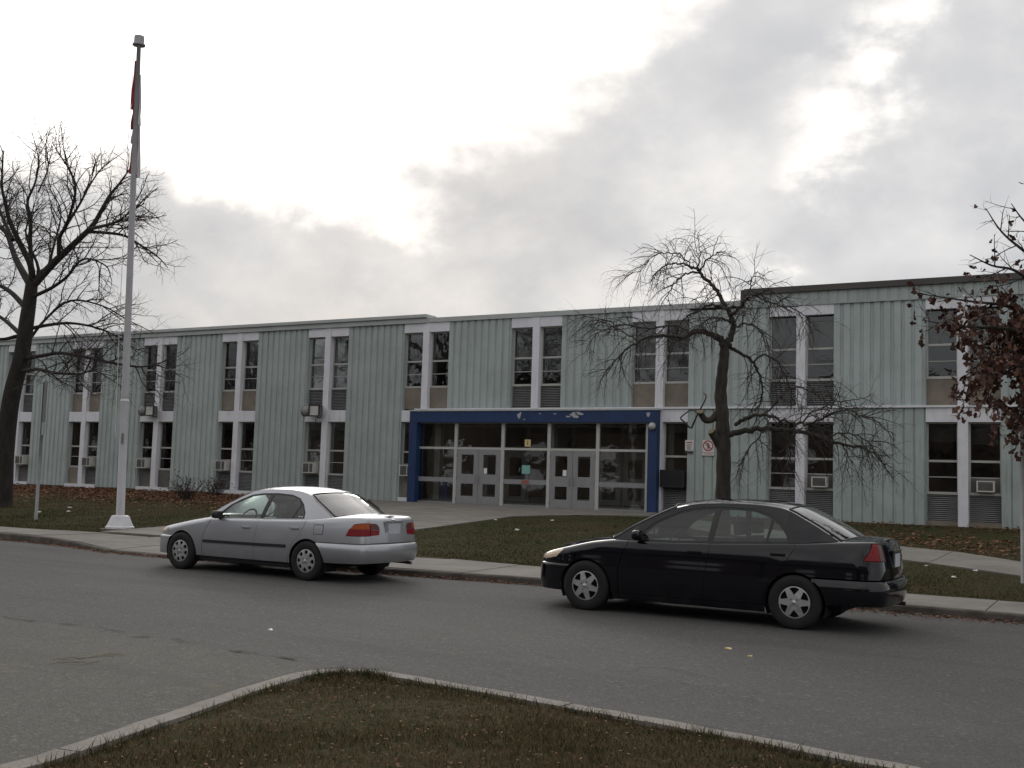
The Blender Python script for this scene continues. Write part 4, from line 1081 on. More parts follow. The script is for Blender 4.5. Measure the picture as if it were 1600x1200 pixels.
    box('parcel_shelf', (2.42, 3.0, -0.62, 0.62, 0.80, zb(2.6)-0.02), S['seatmat'], root, ox)
    seat_z = S['seatz']
    for y in (-0.36, 0.36):
        V = [(1.10, y-0.23, 0.3), (1.62, y-0.23, 0.3), (1.62, y+0.23, 0.3), (1.10, y+0.23, 0.3), (1.08, y-0.25, 0.50), (1.62, y-0.25, 0.46), (1.62, y+0.25, 0.46), (1.08, y+0.25, 0.50)]
        st = mk('seat', V, BF, S['seatmat'], root, ox); WORG[st.name] = Vector(ox)
        V = [(1.56, y-0.23, 0.45), (1.72, y-0.23, 0.45), (1.72, y+0.23, 0.45), (1.56, y+0.23, 0.45), (1.76, y-0.20, seat_z), (1.86, y-0.20, seat_z), (1.86, y+0.20, seat_z), (1.76, y+0.20, seat_z)]
        mk('seat_back', V, BF, S['seatmat'], st, ox)
        box('headrest', (1.78, 1.88, y-0.13, y+0.13, seat_z+0.03, seat_z+0.19), S['seatmat'], st, ox, bevel=0.03)
    V = [(2.10, -0.64, 0.3), (2.6, -0.64, 0.3), (2.6, 0.64, 0.3), (2.10, 0.64, 0.3), (2.08, -0.64, 0.5), (2.5, -0.64, 0.5), (2.5, 0.64, 0.5), (2.08, 0.64, 0.5)]
    rs = mk('rear_seat', V, BF, S['seatmat'], root, ox); WORG[rs.name] = Vector(ox)
    V = [(2.42, -0.62, 0.45), (2.6, -0.62, 0.45), (2.6, 0.62, 0.45), (2.42, 0.62, 0.45), (2.55, -0.58, seat_z-0.02), (2.68, -0.58, seat_z-0.02), (2.68, 0.58, seat_z-0.02), (2.55, 0.58, seat_z-0.02)]
    mk('seat_back', V, BF, S['seatmat'], rs, ox)
    sw = lathe('steering_wheel', [(0.165, -0.012), (0.185, 0.0), (0.165, 0.012), (0.150, 0.0), (0.165, -0.012)], M['trim'], root, Vector((0.98, -0.36, zb(0.9)+0.0))+Vector(ox), 24)
    sw.rotation_euler = (0, math.radians(-62), 0)
    # mirrors
    for s_ in (-1, 1):
        x0, z0 = S['mirror']; y = yb(x0)
        bm = bmesh.new(); bmesh.ops.create_uvsphere(bm, u_segments=14, v_segments=9, radius=1.0)
        for v in bm.verts:
            c = v.co; c.x = math.copysign(abs(c.x)**0.6, c.x)*0.055; c.y = math.copysign(abs(c.y)**0.6, c.y)*0.10; c.z = math.copysign(abs(c.z)**0.6, c.z)*0.062
        me = bpy.data.meshes.new('door_mirror'); bm.to_mesh(me); bm.free(); setmat(me, S['mirrormat']); me.polygons.foreach_set('use_smooth', [True]*len(me.polygons))
        mo = link('door_mirror', me, root, Vector((x0, s_*(y+0.085), z0))+Vector(ox)); WORG[mo.name] = Vector((x0, s_*(y+0.085), z0))+Vector(ox)
        ya, yb2 = sorted((s_*(y-0.02), s_*(y+0.05)))
        box('mirror_foot', (x0-0.02, x0+0.05, ya, yb2, z0-0.065, z0-0.03), M['trim'], mo, ox)
    # wheels
    TR = S['tr']
    tyre_prof = [(TR*0.60, -0.085), (TR*0.66, -0.094), (TR*0.80, -0.098), (TR*0.93, -0.090), (TR*0.985, -0.074), (TR, -0.05), (TR, 0.05), (TR*0.985, 0.074), (TR*0.93, 0.090), (TR*0.75, 0.094), (TR*0.60, 0.085)]
    rim_prof = [(TR*0.62, -0.090), (TR*0.585, -0.080), (TR*0.56, -0.045), (TR*0.52, -0.03), (0.06, -0.03), (0.0, -0.03)]
    cap_me = disc_with_holes('hubcap', TR*0.585, S['holes'](TR*0.585), 0.018, M['hub'], None, 0.018)
    base_t = None
    for cx, s_ in ((0, -1), (0, 1), (2.62, -1), (2.62, 1)):
        o3 = Vector((cx, s_*S['track'], S['tr']-0.004))+Vector(ox)
        if base_t is None: tyre = lathe('wheel', tyre_prof, M['rubber'], root, o3, 40, 'y'); base_t = tyre.data
        else: tyre = link('wheel', base_t, root, o3)
        WORG[tyre.name] = o3
        if s_ == 1: tyre.rotation_euler = (0, 0, math.pi)
        r1 = lathe('rim', rim_prof, M['shell'], tyre, o3, 32, 'y')
        cp = link('hubcap', cap_me, tyre, o3); cp.location.y = -0.084
        cp.rotation_euler = (0, S['spin'][0 if cx == 0 else 1], 0)
        if s_ == -1:
            lathe('hub_centre', [(0.0, -0.112), (0.022, -0.110), (0.028, -0.100), (0.028, -0.08)], M['hub'], tyre, o3, 16, 'y')
            multi = []
            for k in range(4):
                a = math.pi/4+k*math.pi/2+S['spin'][0 if cx == 0 else 1]; r = 0.05
                multi.append((r*math.cos(a)-0.008, r*math.cos(a)+0.008, -0.107, -0.09, r*math.sin(a)-0.008, r*math.sin(a)+0.008))
            multibox('lug_nut', multi, M['steel'], tyre, o3)
    # number plate, emblem, exhaust
    pw, zc = 0.152, S['platez']; rx = W.pt(W.U, zc-W.zt(W.U))[0]
    box('plate_recess', (rx-0.01, rx+0.004, -0.22, 0.22, zc-0.10, zc+0.11), M['trim'] if S['darkrecess'] else body, root, ox)
    pt_ = box('licence_plate', (rx+0.004, rx+0.011, -pw, pw, zc-0.076, zc+0.076), M['plate'], root, ox)
    box('plate_lamp', (rx-0.01, rx+0.022, -0.20, 0.20, zc+0.10, zc+0.118), M['chrome'] if S['darkrecess'] else body, root, ox)
    ez = W.zt(W.U)-0.055
    e = W.pt(W.U, -0.055)
    box('emblem', (e[0]-0.004, e[0]+0.008, -0.035, 0.035, ez-0.026, ez+0.026), M['chrome'], root, ox, bevel=0.006)
    tube('exhaust', [(3.0, 0.48, 0.27), (3.45, 0.50, 0.265), (3.60, 0.50, 0.258)], 0.024, M['steel'], root, n=10, off=ox)
    return root

def holes_silver(R):
    H = []
    for k in range(8):
        a = 2*math.pi*k/8; H.append([(r*math.cos(a+d), r*math.sin(a+d)) for r, d in ((0.55*R, -0.06), (0.72*R, -0.24), (0.90*R, -0.20), (0.91*R, 0), (0.90*R, 0.20), (0.72*R, 0.24), (0.55*R, 0.06))])
    return H
def holes_black(R):
    H = []
    for k in range(6):
        a = 2*math.pi*(k+0.5)/6; H.append([(r*math.cos(a+d), r*math.sin(a+d)) for r, d in ((0.47*R, -0.03), (0.90*R, -0.36), (0.93*R, -0.18), (0.94*R, 0), (0.93*R, 0.18), (0.90*R, 0.36), (0.47*R, 0.03))])
    return H

silver = dict(name='parked_car', label='silver four-door saloon with black side mouldings, parked at the kerb by the flagpole', paint=M['silver'],
    plan=[(-0.80, 0), (-0.79, 0.25), (-0.755, 0.45), (-0.66, 0.62), (-0.50, 0.735), (-0.25, 0.80), (0.1, 0.833), (0.6, 0.85), (1.3, 0.853), (2.0, 0.853), (2.6, 0.845), (3.0, 0.825), (3.3, 0.785), (3.47, 0.72), (3.56, 0.62), (3.60, 0.42), (3.625, 0.2), (3.63, 0)],
    zt=pchip([-0.81, -0.7, -0.5, -0.26, 0.2, 0.55, 0.9, 1.65, 2.3, 2.6, 2.95, 3.3, 3.55, 3.64], [0.61, 0.635, 0.675, 0.715, 0.80, 0.845, 0.845, 0.865, 0.885, 0.905, 0.945, 0.965, 0.968, 0.965]),
    rad=pchip([-0.8, -0.4, 0.4, 0.7, 2.45, 2.9, 3.6], [0.06, 0.09, 0.08, 0.03, 0.03, 0.07, 0.05]),
    seamA=[(0.47, 0.245), (0.47, 0.50), (0.55, 0.70), (0.62, 0.80)], seamB=[(1.56, 0.245), (1.58, 0.5), (1.62, 0.82)], seamC=[(2.25, 0.245), (2.27, 0.40), (2.34, 0.54), (2.46, 0.66), (2.54, 0.80), (2.56, 0.86)],
    sill=0.245, arch=0.335, wz=0.285, fbt=0.535, rbt=0.585, nose_seam=-0.36, h1=(1.40, 0.735), h2=(2.37, 0.765), handle=M['silver'], darksill=True,
    quarter=lambda R: [(R(0.535), 0.585), (R(0.535), 0.695), (R(0.70), 0.690), (3.30, 0.69), (3.34, 0.775), (3.42, 0.868), (R(0.68), 0.885), (R(0.535), 0.885), (R(0.535), None)],
    lights=lambda R, F: [('tail_lamp', [(3.307, 0.695), (R(0.70), 0.695), (R(0.54), 0.70), (R(0.54), 0.79), (3.345, 0.79)], M['lred']), ('tail_lamp', [(3.35, 0.794), (R(0.54), 0.794), (R(0.54), 0.88), (R(0.68), 0.88), (3.43, 0.863)], M['lamber']),
        ('tail_lamp', [(R(0.528), 0.70), (R(0.36), 0.71), (R(0.345), 0.78), (R(0.528), 0.79)], M['lred']), ('tail_lamp', [(R(0.528), 0.794), (R(0.345), 0.785), (R(0.36), 0.845), (R(0.41), 0.878), (R(0.528), 0.88)], M['lclear']),
        ('headlamp', [(F(0.40), 0.565), (F(0.735), 0.575), (-0.37, 0.60), (-0.40, 0.655), (F(0.62), 0.635), (F(0.40), 0.61)], M['headlamp'])],
    lid_low=lambda R, RR: [], lidy=0.53, mould=(0.455, 0.50), mouldmat=M['trim'], mouldend=2.22, bout=0.03, blow=(0.235, 0.285), fuel=(2.74, 2.90, 0.70, 0.83),
    cowl=(0.66, 0.85), hood_x=(-0.74, 0.52), hood_z=pchip([-0.8, -0.72, -0.5, 0.0, 0.4, 0.6], [0.625, 0.66, 0.715, 0.80, 0.855, 0.86]),
    deck0=2.62, deck_x=(2.95, 3.58), deck_z=pchip([2.9, 3.1, 3.4, 3.6], [0.985, 1.0, 0.995, 0.985]),
    edge=[(0.50, 0.84), (0.72, 1.00), (0.95, 1.125), (1.18, 1.240), (1.40, 1.302), (1.70, 1.332), (2.0, 1.335), (2.25, 1.312), (2.45, 1.258), (2.63, 1.15), (2.80, 1.05), (2.97, 0.945)], iA=3, iC=8,
    shift=[0.25, 0.22, 0.19, 0.14, 0.09, 0.04, 0.0, -0.03, -0.06, -0.09, -0.11, -0.12], crown=[0.025, 0.03, 0.036, 0.042, 0.045, 0.045, 0.045, 0.045, 0.045, 0.045, 0.045, 0.045],
    tk=0.34, tc=0.38, dlo=[(0.66, None), (0.92, 1.065), (1.10, 1.16), (1.28, 1.232), (1.50, 1.262), (1.80, 1.272), (2.10, 1.258), (2.28, 1.21), (2.40, 1.12), (2.48, 1.0), (2.49, None), (1.6, None)],
    panes=[[(0.74, None), (0.95, 1.062), (1.12, 1.145), (1.29, 1.210), (1.50, 1.240), (1.66, 1.245), (1.61, None), (1.1, None)], [(1.68, None), (1.74, 1.248), (1.95, 1.246), (2.10, 1.235), (2.26, 1.188), (2.33, 1.12), (2.235, None), (1.9, None)], [(2.265, None), (2.355, 1.105), (2.385, 1.085), (2.45, 0.99), (2.455, None)]],
    seatmat=M['seat2'], seatz=0.93, mirror=(0.80, 0.905), mirrormat=M['trim'], tr=0.296, track=0.757, holes=holes_silver, spin=(0.2, 0.05), platez=0.80, darkrecess=False)
build_car(silver, (-12.22, 13.78, 0), -0.0047)

blackc = dict(name='parked_car', label='black four-door saloon with silver star-shaped wheel covers, parked in front of the weeping tree', paint=M['carblack'],
    plan=[(-0.83, 0), (-0.82, 0.25), (-0.785, 0.45), (-0.70, 0.62), (-0.54, 0.745), (-0.28, 0.815), (0.1, 0.843), (0.6, 0.857), (1.3, 0.858), (2.0, 0.858), (2.6, 0.85), (3.0, 0.83), (3.3, 0.79), (3.46, 0.735), (3.55, 0.64), (3.585, 0.42), (3.605, 0.2), (3.61, 0)],
    zt=pchip([-0.84, -0.72, -0.5, -0.3, 0.1, 0.45, 0.8, 1.55, 2.3, 2.62, 2.95, 3.3, 3.5, 3.62], [0.655, 0.68, 0.73, 0.775, 0.86, 0.895, 0.89, 0.91, 0.945, 0.965, 0.995, 1.01, 1.015, 1.015]),
    rad=pchip([-0.8, -0.4, 0.4, 0.7, 2.45, 2.9, 3.6], [0.07, 0.09, 0.07, 0.03, 0.03, 0.07, 0.04]),
    seamA=[(0.44, 0.25), (0.44, 0.55), (0.50, 0.75), (0.55, 0.84)], seamB=[(1.53, 0.25), (1.55, 0.5), (1.60, 0.86)], seamC=[(2.25, 0.25), (2.27, 0.42), (2.35, 0.56), (2.48, 0.70), (2.58, 0.86), (2.61, 0.92)],
    sill=0.25, arch=0.345, wz=0.295, fbt=0.56, rbt=0.60, nose_seam=-0.36, h1=(1.42, 0.80), h2=(2.42, 0.83), handle=M['carblack'], darksill=False,
    quarter=lambda R: [(R(0.50), 0.60), (R(0.50), 0.80), (R(0.66), 0.80), (3.36, 0.805), (3.44, 0.92), (3.47, 1.0), (R(0.60), 1.0), (R(0.50), 1.0), (R(0.50), None)],
    lights=lambda R, F: [('tail_lamp', [(3.368, 0.81), (R(0.66), 0.807), (R(0.66), 0.995), (3.477, 0.995), (3.447, 0.92)], M['lred']), ('tail_lamp', [(R(0.655), 0.807), (R(0.505), 0.805), (R(0.56), 0.98), (R(0.60), 0.995), (R(0.655), 0.995)], M['lclear']),
        ('headlamp', [(F(0.42), 0.60), (F(0.70), 0.60), (-0.44, 0.635), (-0.34, 0.735), (-0.42, 0.735), (F(0.66), 0.70), (F(0.42), 0.655)], M['headlamp'])],
    lid_low=lambda R, RR: [], lidy=0.495, mould=(0.535, 0.56), mouldmat=M['carblack'], mouldend=2.24, bout=0.03, blow=(0.225, 0.30), fuel=None,
    cowl=(0.56, 0.89), hood_x=(-0.76, 0.42), hood_z=pchip([-0.8, -0.74, -0.5, 0.0, 0.3, 0.5], [0.68, 0.715, 0.785, 0.885, 0.925, 0.93]),
    deck0=2.75, deck_x=(3.05, 3.57), deck_z=pchip([2.9, 3.1, 3.4, 3.6], [1.04, 1.055, 1.045, 1.035]),
    edge=[(0.34, 0.895), (0.60, 1.055), (0.85, 1.19), (1.10, 1.305), (1.35, 1.365), (1.65, 1.385), (1.95, 1.388), (2.25, 1.372), (2.47, 1.335), (2.68, 1.235), (2.88, 1.125), (3.08, 1.003)], iA=3, iC=8,
    shift=[0.22, 0.20, 0.17, 0.13, 0.08, 0.04, 0.0, -0.03, -0.06, -0.09, -0.11, -0.12], crown=[0.03, 0.03, 0.04, 0.048, 0.052, 0.055, 0.055, 0.052, 0.045, 0.045, 0.045, 0.045],
    tk=0.30, tc=0.30, dlo=[(0.60, None), (0.85, 1.115), (1.02, 1.205), (1.20, 1.28), (1.42, 1.325), (1.75, 1.34), (2.08, 1.33), (2.28, 1.275), (2.42, 1.18), (2.52, 1.06), (2.55, None), (1.6, None)],
    panes=[[(0.66, None), (0.88, 1.112), (1.04, 1.192), (1.21, 1.262), (1.42, 1.304), (1.60, 1.316), (1.555, None), (1.1, None)], [(1.625, None), (1.675, 1.318), (1.90, 1.317), (2.08, 1.306), (2.25, 1.255), (2.30, 1.22), (2.255, None), (1.9, None)], [(2.285, None), (2.33, 1.205), (2.39, 1.165), (2.485, 1.055), (2.51, None)]],
    seatmat=M['seat'], seatz=0.98, mirror=(0.70, 0.965), mirrormat=M['carblack'], tr=0.308, track=0.757, holes=holes_black, spin=(0.26, 0.0), platez=0.80, darkrecess=True)
build_car(blackc, (-4.82, 13.45, 0), 0.011)

# ================================================================== TREES
def from_px(x, y, Y):
    """point on the ray of a photo pixel at depth Y, used only to read limb shapes off the photograph"""
    d = cF*1727.39 + cR*(x-800) + cU*(600-y); t = Y/d.y
    return np.array([d.x*t, Y, CAM.z+d.z*t])

class Tubes:
    def __init__(s): s.V = []; s.F = []; s.n = 0
    def add(s, P, R, n):
        V, F = tube_arrays(P, R, n); s.V.append(V); s.F.append(F+s.n); s.n += len(V)
    def build(s, name, mt, parent): return npmesh(name, np.vstack(s.V), np.vstack(s.F), mt, parent, smooth=True)

def grow(rng, p, d, L, r0, r1, step, wander, trop, trop_w):
    n = max(2, int(L/step)); P = [p]; d = d/np.linalg.norm(d)
    for k in range(n):
        d = d + rng.normal(0, wander, 3) + trop*trop_w*(0.4+k/n); d /= np.linalg.norm(d)
        P.append(P[-1]+d*L/n)
    return np.array(P), np.linspace(r0, r1, n+1)

def side_dir(rng, t, ang, flat=1.0, up=0.0):
    v = rng.normal(0, 1, 3); v[2] += up; v -= t*np.dot(v, t); v /= np.linalg.norm(v)+1e-9
    return t*math.cos(ang)+v*math.sin(ang)

def foliage_levels(rng, tb, tips, P, R, lev, cfg, collect=None):
    """side shoots along a limb, recursively"""
    c = cfg[lev]; seg = np.linalg.norm(np.diff(P, axis=0), axis=1); L = seg.sum(); cum = np.concatenate([[0], np.cumsum(seg)])
    s = L*c['start']+rng.uniform(0, c['gap'])
    while s < L:
        k = min(int(np.searchsorted(cum, s))-1, len(P)-2); k = max(k, 0); f = (s-cum[k])/max(seg[k], 1e-6)
        p = P[k]*(1-f)+P[k+1]*f; r = R[k]*(1-f)+R[k+1]*f; t = (P[k+1]-P[k])/max(seg[k], 1e-6)
        ln = rng.uniform(*c['len'])*(1.0-0.45*s/L)
        d = side_dir(rng, t, math.radians(rng.uniform(*c['ang'])), up=c.get('up', 0))
        rr = min(r*0.75, c['r'])
        Q, S = grow(rng, p, d, ln, rr, rr*0.4, c['step'], c['wander'], np.array([0, 0, c['trop']]), 1.0)
        tb[lev].add(Q, S, c['n'])
        if collect is not None and lev >= collect[0]: collect[1].append(Q)
        if lev+1 < len(cfg): foliage_levels(rng, tb, tips, Q, S, lev+1, cfg, collect)
        s += c['gap']*rng.uniform(0.6, 1.5)

def smooth_path(pts, n=5): return catmull(np.asarray(pts), n)

def limb_from_px(pts, Y0, spread, rng, r0, r1, n=5):
    dy = rng.uniform(-1, 1)*spread
    P = np.array([from_px(x, y, Y0+dy*(k/(len(pts)-1))**1.0) for k, (x, y) in enumerate(pts)])
    P = smooth_path(P, n); return P, np.linspace(r0, r1, len(P))**1.0

# ---- big bare tree at the left
rngL = np.random.default_rng(5); YL = 21.8
treeL = empty('bare_tree', tuple(from_px(2, 792, YL)), 'large leafless deciduous tree with a dark spreading crown left of the flagpole', 'tree')
tl = [(2, 800), (4, 770), (8, 700), (18, 620), (33, 560), (42, 500), (47, 465), (50, 440)]
P = smooth_path([from_px(x, y, YL) for x, y in tl], 6)
R = np.interp(np.linspace(0, 1, len(P)), [0, 0.08, 0.3, 0.7, 1], [0.40, 0.31, 0.275, 0.22, 0.18])
V, F = tube_arrays(P, R, 16); npmesh('trunk', V, F, M['bark'], treeL, smooth=True)
limbs = [
    ([(52, 445), (75, 420), (95, 400), (122, 375), (145, 352), (158, 330), (172, 305), (188, 285), (202, 265)], 0.19, 0.03, 2),
    ([(140, 358), (165, 352), (185, 345), (205, 330), (225, 318)], 0.08, 0.02, 2), ([(143, 362), (190, 367), (215, 380), (245, 400), (262, 418)], 0.07, 0.015, 2),
    ([(50, 445), (48, 415), (30, 378), (15, 345), (8, 315), (3, 290), (5, 235)], 0.16, 0.03, 2), ([(48, 447), (25, 405), (10, 365), (-12, 345), (-45, 300)], 0.17, 0.03, 3),
    ([(92, 402), (93, 372), (102, 355), (110, 333), (118, 295), (108, 265), (92, 240), (84, 225)], 0.10, 0.015, 2), ([(50, 430), (47, 378), (48, 342), (43, 315), (55, 285), (60, 250), (50, 205)], 0.11, 0.012, 2),
    ([(104, 352), (125, 318), (140, 290), (160, 262), (190, 240)], 0.06, 0.012, 2),
    ([(48, 465), (80, 450), (105, 432), (130, 405), (165, 415), (175, 440)], 0.09, 0.015, 2), ([(40, 515), (75, 508), (110, 505), (150, 512), (190, 530), (225, 560)], 0.09, 0.012, 2),
    ([(36, 560), (65, 556), (100, 552), (165, 565), (215, 573), (250, 572), (285, 590)], 0.10, 0.012, 3), ([(33, 580), (60, 577), (88, 583), (125, 584), (150, 580), (200, 610)], 0.09, 0.012, 2),
    ([(40, 540), (70, 500), (110, 470), (160, 478), (200, 500), (240, 520)], 0.07, 0.012, 3),
    ([(38, 478), (15, 455), (-10, 442), (-60, 420), (-110, 360)], 0.13, 0.02, 3), ([(30, 520), (0, 495), (-50, 470), (-120, 450)], 0.11, 0.015, 3), ([(28, 525), (0, 530), (-40, 520), (-110, 540)], 0.09, 0.015, 3),
    ([(20, 375), (0, 330), (-30, 250), (-60, 215)], 0.09, 0.015, 3), ([(60, 300), (75, 262), (72, 225), (80, 200)], 0.04, 0.01, 2), ([(-20, 345), (-60, 330), (-120, 290)], 0.09, 0.015, 3),
    ([(48, 450), (70, 430), (85, 380), (95, 330), (75, 290)], 0.09, 0.012, -3), ([(46, 455), (60, 420), (40, 360), (70, 310)], 0.10, 0.012, 4)]
cfgL = [dict(start=0.18, gap=0.22, len=(0.8, 2.2), ang=(28, 62), r=0.021, step=0.22, wander=0.16, trop=0.03, n=5, up=0.35),
        dict(start=0.12, gap=0.17, len=(0.35, 1.0), ang=(28, 65), r=0.0095, step=0.17, wander=0.18, trop=0.0, n=3),
        dict(start=0.15, gap=0.12, len=(0.18, 0.48), ang=(25, 60), r=0.006, step=0.15, wander=0.15, trop=0.0, n=3)]
tb = [Tubes(), Tubes(), Tubes()]
for pts, r0, r1, sp in limbs:
    P, R = limb_from_px(pts, YL, sp, rngL, r0*0.70, r1*0.7); V, F = tube_arrays(P, R, 9); npmesh('limb', V, F, M['bark'], treeL, smooth=True)
    foliage_levels(rngL, tb, None, P, R, 0, cfgL)
cr_ = tb[0].build('branch', M['twig'], treeL); tag(cr_, kind='stuff')
t2 = Tubes(); t2.V = tb[1].V + tb[2].V; off_ = tb[1].n; t2.F = tb[1].F + [f+off_ for f in tb[2].F]
cr_ = t2.build('crown_twigs', M['twig'], treeL); tag(cr_, kind='stuff')

# ---- weeping tree in front of the school, right of the entrance
rngW = np.random.default_rng(21); YW = 23.3
wp = lambda x, y: (900+x/2.61, 340+y/2.61)
base_w = from_px(1128, 848, YW)
treeW = empty('weeping_tree', tuple(base_w), 'small leafless weeping tree with a crooked trunk behind the black car', 'tree')
P = smooth_path([from_px(*wp(x, y), YW) for x, y in [(600, 1330), (598, 1250), (600, 1100), (602, 960), (598, 880), (596, 800), (590, 720), (596, 640), (604, 570), (606, 520)]], 6)
R = np.interp(np.linspace(0, 1, len(P)), [0, 0.1, 0.5, 0.75, 1], [0.22, 0.165, 0.15, 0.125, 0.10])
R = R*(1+0.05*np.sin(np.arange(len(P))*1.3))
V, F = tube_arrays(P, R, 14); npmesh('trunk', V, F, M['bark2'], treeW, smooth=True)
wl = [([(606, 530), (585, 495), (560, 482), (520, 463), (485, 466), (440, 488), (360, 480), (260, 500), (180, 560), (120, 640)], 0.10, 0.012, -1.0, 0), ([(470, 470), (400, 440), (300, 450), (180, 440), (90, 470), (30, 560)], 0.035, 0.008, 1.2, 1),
      ([(250, 500), (200, 470), (120, 420), (40, 405), (0, 430)], 0.022, 0.006, 0.6, 1), ([(606, 525), (628, 495), (641, 440), (630, 400), (600, 345), (560, 280), (512, 230), (495, 205)], 0.095, 0.035, 0.3, 0),
      ([(500, 215), (450, 190), (380, 190), (330, 225), (300, 270)], 0.035, 0.008, 0.9, 1), ([(505, 222), (440, 230), (400, 270), (370, 320), (345, 350)], 0.03, 0.007, -0.9, 1), ([(498, 210), (505, 150), (500, 90), (503, 50)], 0.02, 0.004, 0.3, 2),
      ([(505, 215), (545, 160), (590, 140), (635, 150)], 0.025, 0.005, -0.5, 1), ([(470, 200), (420, 150), (330, 150), (240, 225), (150, 240)], 0.022, 0.005, 0.7, 1), ([(632, 400), (660, 370), (700, 335), (730, 315), (790, 300), (850, 340)], 0.05, 0.010, -0.8, 0),
      ([(700, 335), (715, 270), (735, 220), (780, 250)], 0.025, 0.005, 0.7, 1), ([(730, 320), (800, 350), (880, 370), (950, 410), (1000, 470)], 0.025, 0.006, 0.8, 1), ([(620, 375), (560, 355), (500, 380), (440, 420), (400, 500), (380, 580)], 0.04, 0.008, 1.1, 1),
      ([(635, 430), (590, 410), (530, 420), (500, 470)], 0.03, 0.008, -1.1, 1), ([(640, 450), (700, 430), (760, 470), (790, 560)], 0.03, 0.007, -1.0, 1), ([(618, 510), (660, 550), (710, 575), (735, 615), (762, 690), (745, 760), (700, 820)], 0.055, 0.010, 0.8, 0),
      ([(720, 590), (770, 560), (830, 600), (870, 690), (880, 780)], 0.03, 0.007, 0.9, 1), ([(618, 885), (690, 872), (770, 862), (880, 866), (1000, 900), (1100, 930), (1190, 945), (1260, 1010)], 0.085, 0.012, 0.6, 0),
      ([(650, 845), (700, 815), (780, 805), (850, 830), (950, 840), (1040, 800), (1120, 790), (1220, 830), (1300, 890)], 0.055, 0.008, -0.9, 0), ([(770, 805), (830, 740), (900, 690), (980, 720), (1050, 780)], 0.03, 0.007, 0.8, 1),
      ([(880, 866), (960, 800), (1060, 755), (1160, 740), (1210, 715)], 0.025, 0.005, 0.6, 1), ([(780, 862), (740, 900), (690, 970), (655, 1060)], 0.028, 0.006, -0.6, 1), ([(1000, 900), (1080, 880), (1170, 900), (1250, 1000), (1300, 1060)], 0.022, 0.006, 0.7, 1), ([(1090, 930), (1110, 1000), (1120, 1090)], 0.015, 0.004, 0.5, 1), ([(900, 865), (860, 960), (870, 1050)], 0.018, 0.005, -0.6, 1)]
cfgW = [dict(start=0.18, gap=0.085, len=(0.5, 1.5), ang=(30, 75), r=0.010, step=0.12, wander=0.14, trop=-0.19, n=4, up=-0.25),
        dict(start=0.10, gap=0.12, len=(0.2, 0.7), ang=(25, 65), r=0.0058, step=0.11, wander=0.17, trop=-0.09, n=3)]
tbw = [Tubes(), Tubes()]
for pts, r0, r1, dy, lv in wl:
    P = np.array([from_px(*wp(x, y), YW + dy*(k/(len(pts)-1))) for k, (x, y) in enumerate(pts)]); P = smooth_path(P, 6); P[1:] += rngW.normal(0, 0.018, P[1:].shape); R = np.linspace(r0, r1, len(P))*0.82
    V, F = tube_arrays(P, R, 8); npmesh('limb', V, F, M['bark2'], treeW, smooth=True)
    foliage_levels(rngW, tbw, None, P, R, 0, cfgW)
t2 = Tubes(); t2.V = tbw[0].V + tbw[1].V; t2.F = tbw[0].F + [f+tbw[0].n for f in tbw[1].F]
tag(t2.build('crown_twigs', M['twig'], treeW), kind='stuff')
# sawn stubs and a broken hanging twig
for pts, r0, r1, dy in (([(575, 800), (555, 822), (530, 826), (512, 805), (508, 792)], 0.085, 0.06, -0.35), ([(590, 930), (570, 900), (552, 872)], 0.12, 0.085, -0.25)):
    P = smooth_path([from_px(*wp(x, y), YW+dy*k/(len(pts)-1)) for k, (x, y) in enumerate(pts)], 5); R = np.linspace(r0, r1, len(P))
    tube('stub', P, R, M['bark2'], treeW, n=10)
    d_ = (P[-1]-P[-2])/np.linalg.norm(P[-1]-P[-2]); tube('sawn_end', [P[-1]+d_*0.001, P[-1]+d_*0.012], [r1*0.96, r1*0.9], M['cutwood'], treeW, n=10)
for pts in ([(470, 860), (497, 800), (530, 735), (520, 715)], [(465, 858), (438, 830), (428, 815), (470, 785), (497, 800)]):
    P = smooth_path([from_px(*wp(x, y), YW-0.3) for x, y in pts], 5); tube('broken_twig', P, np.linspace(0.022, 0.010, len(P)), M['bark2'], treeW, n=6)

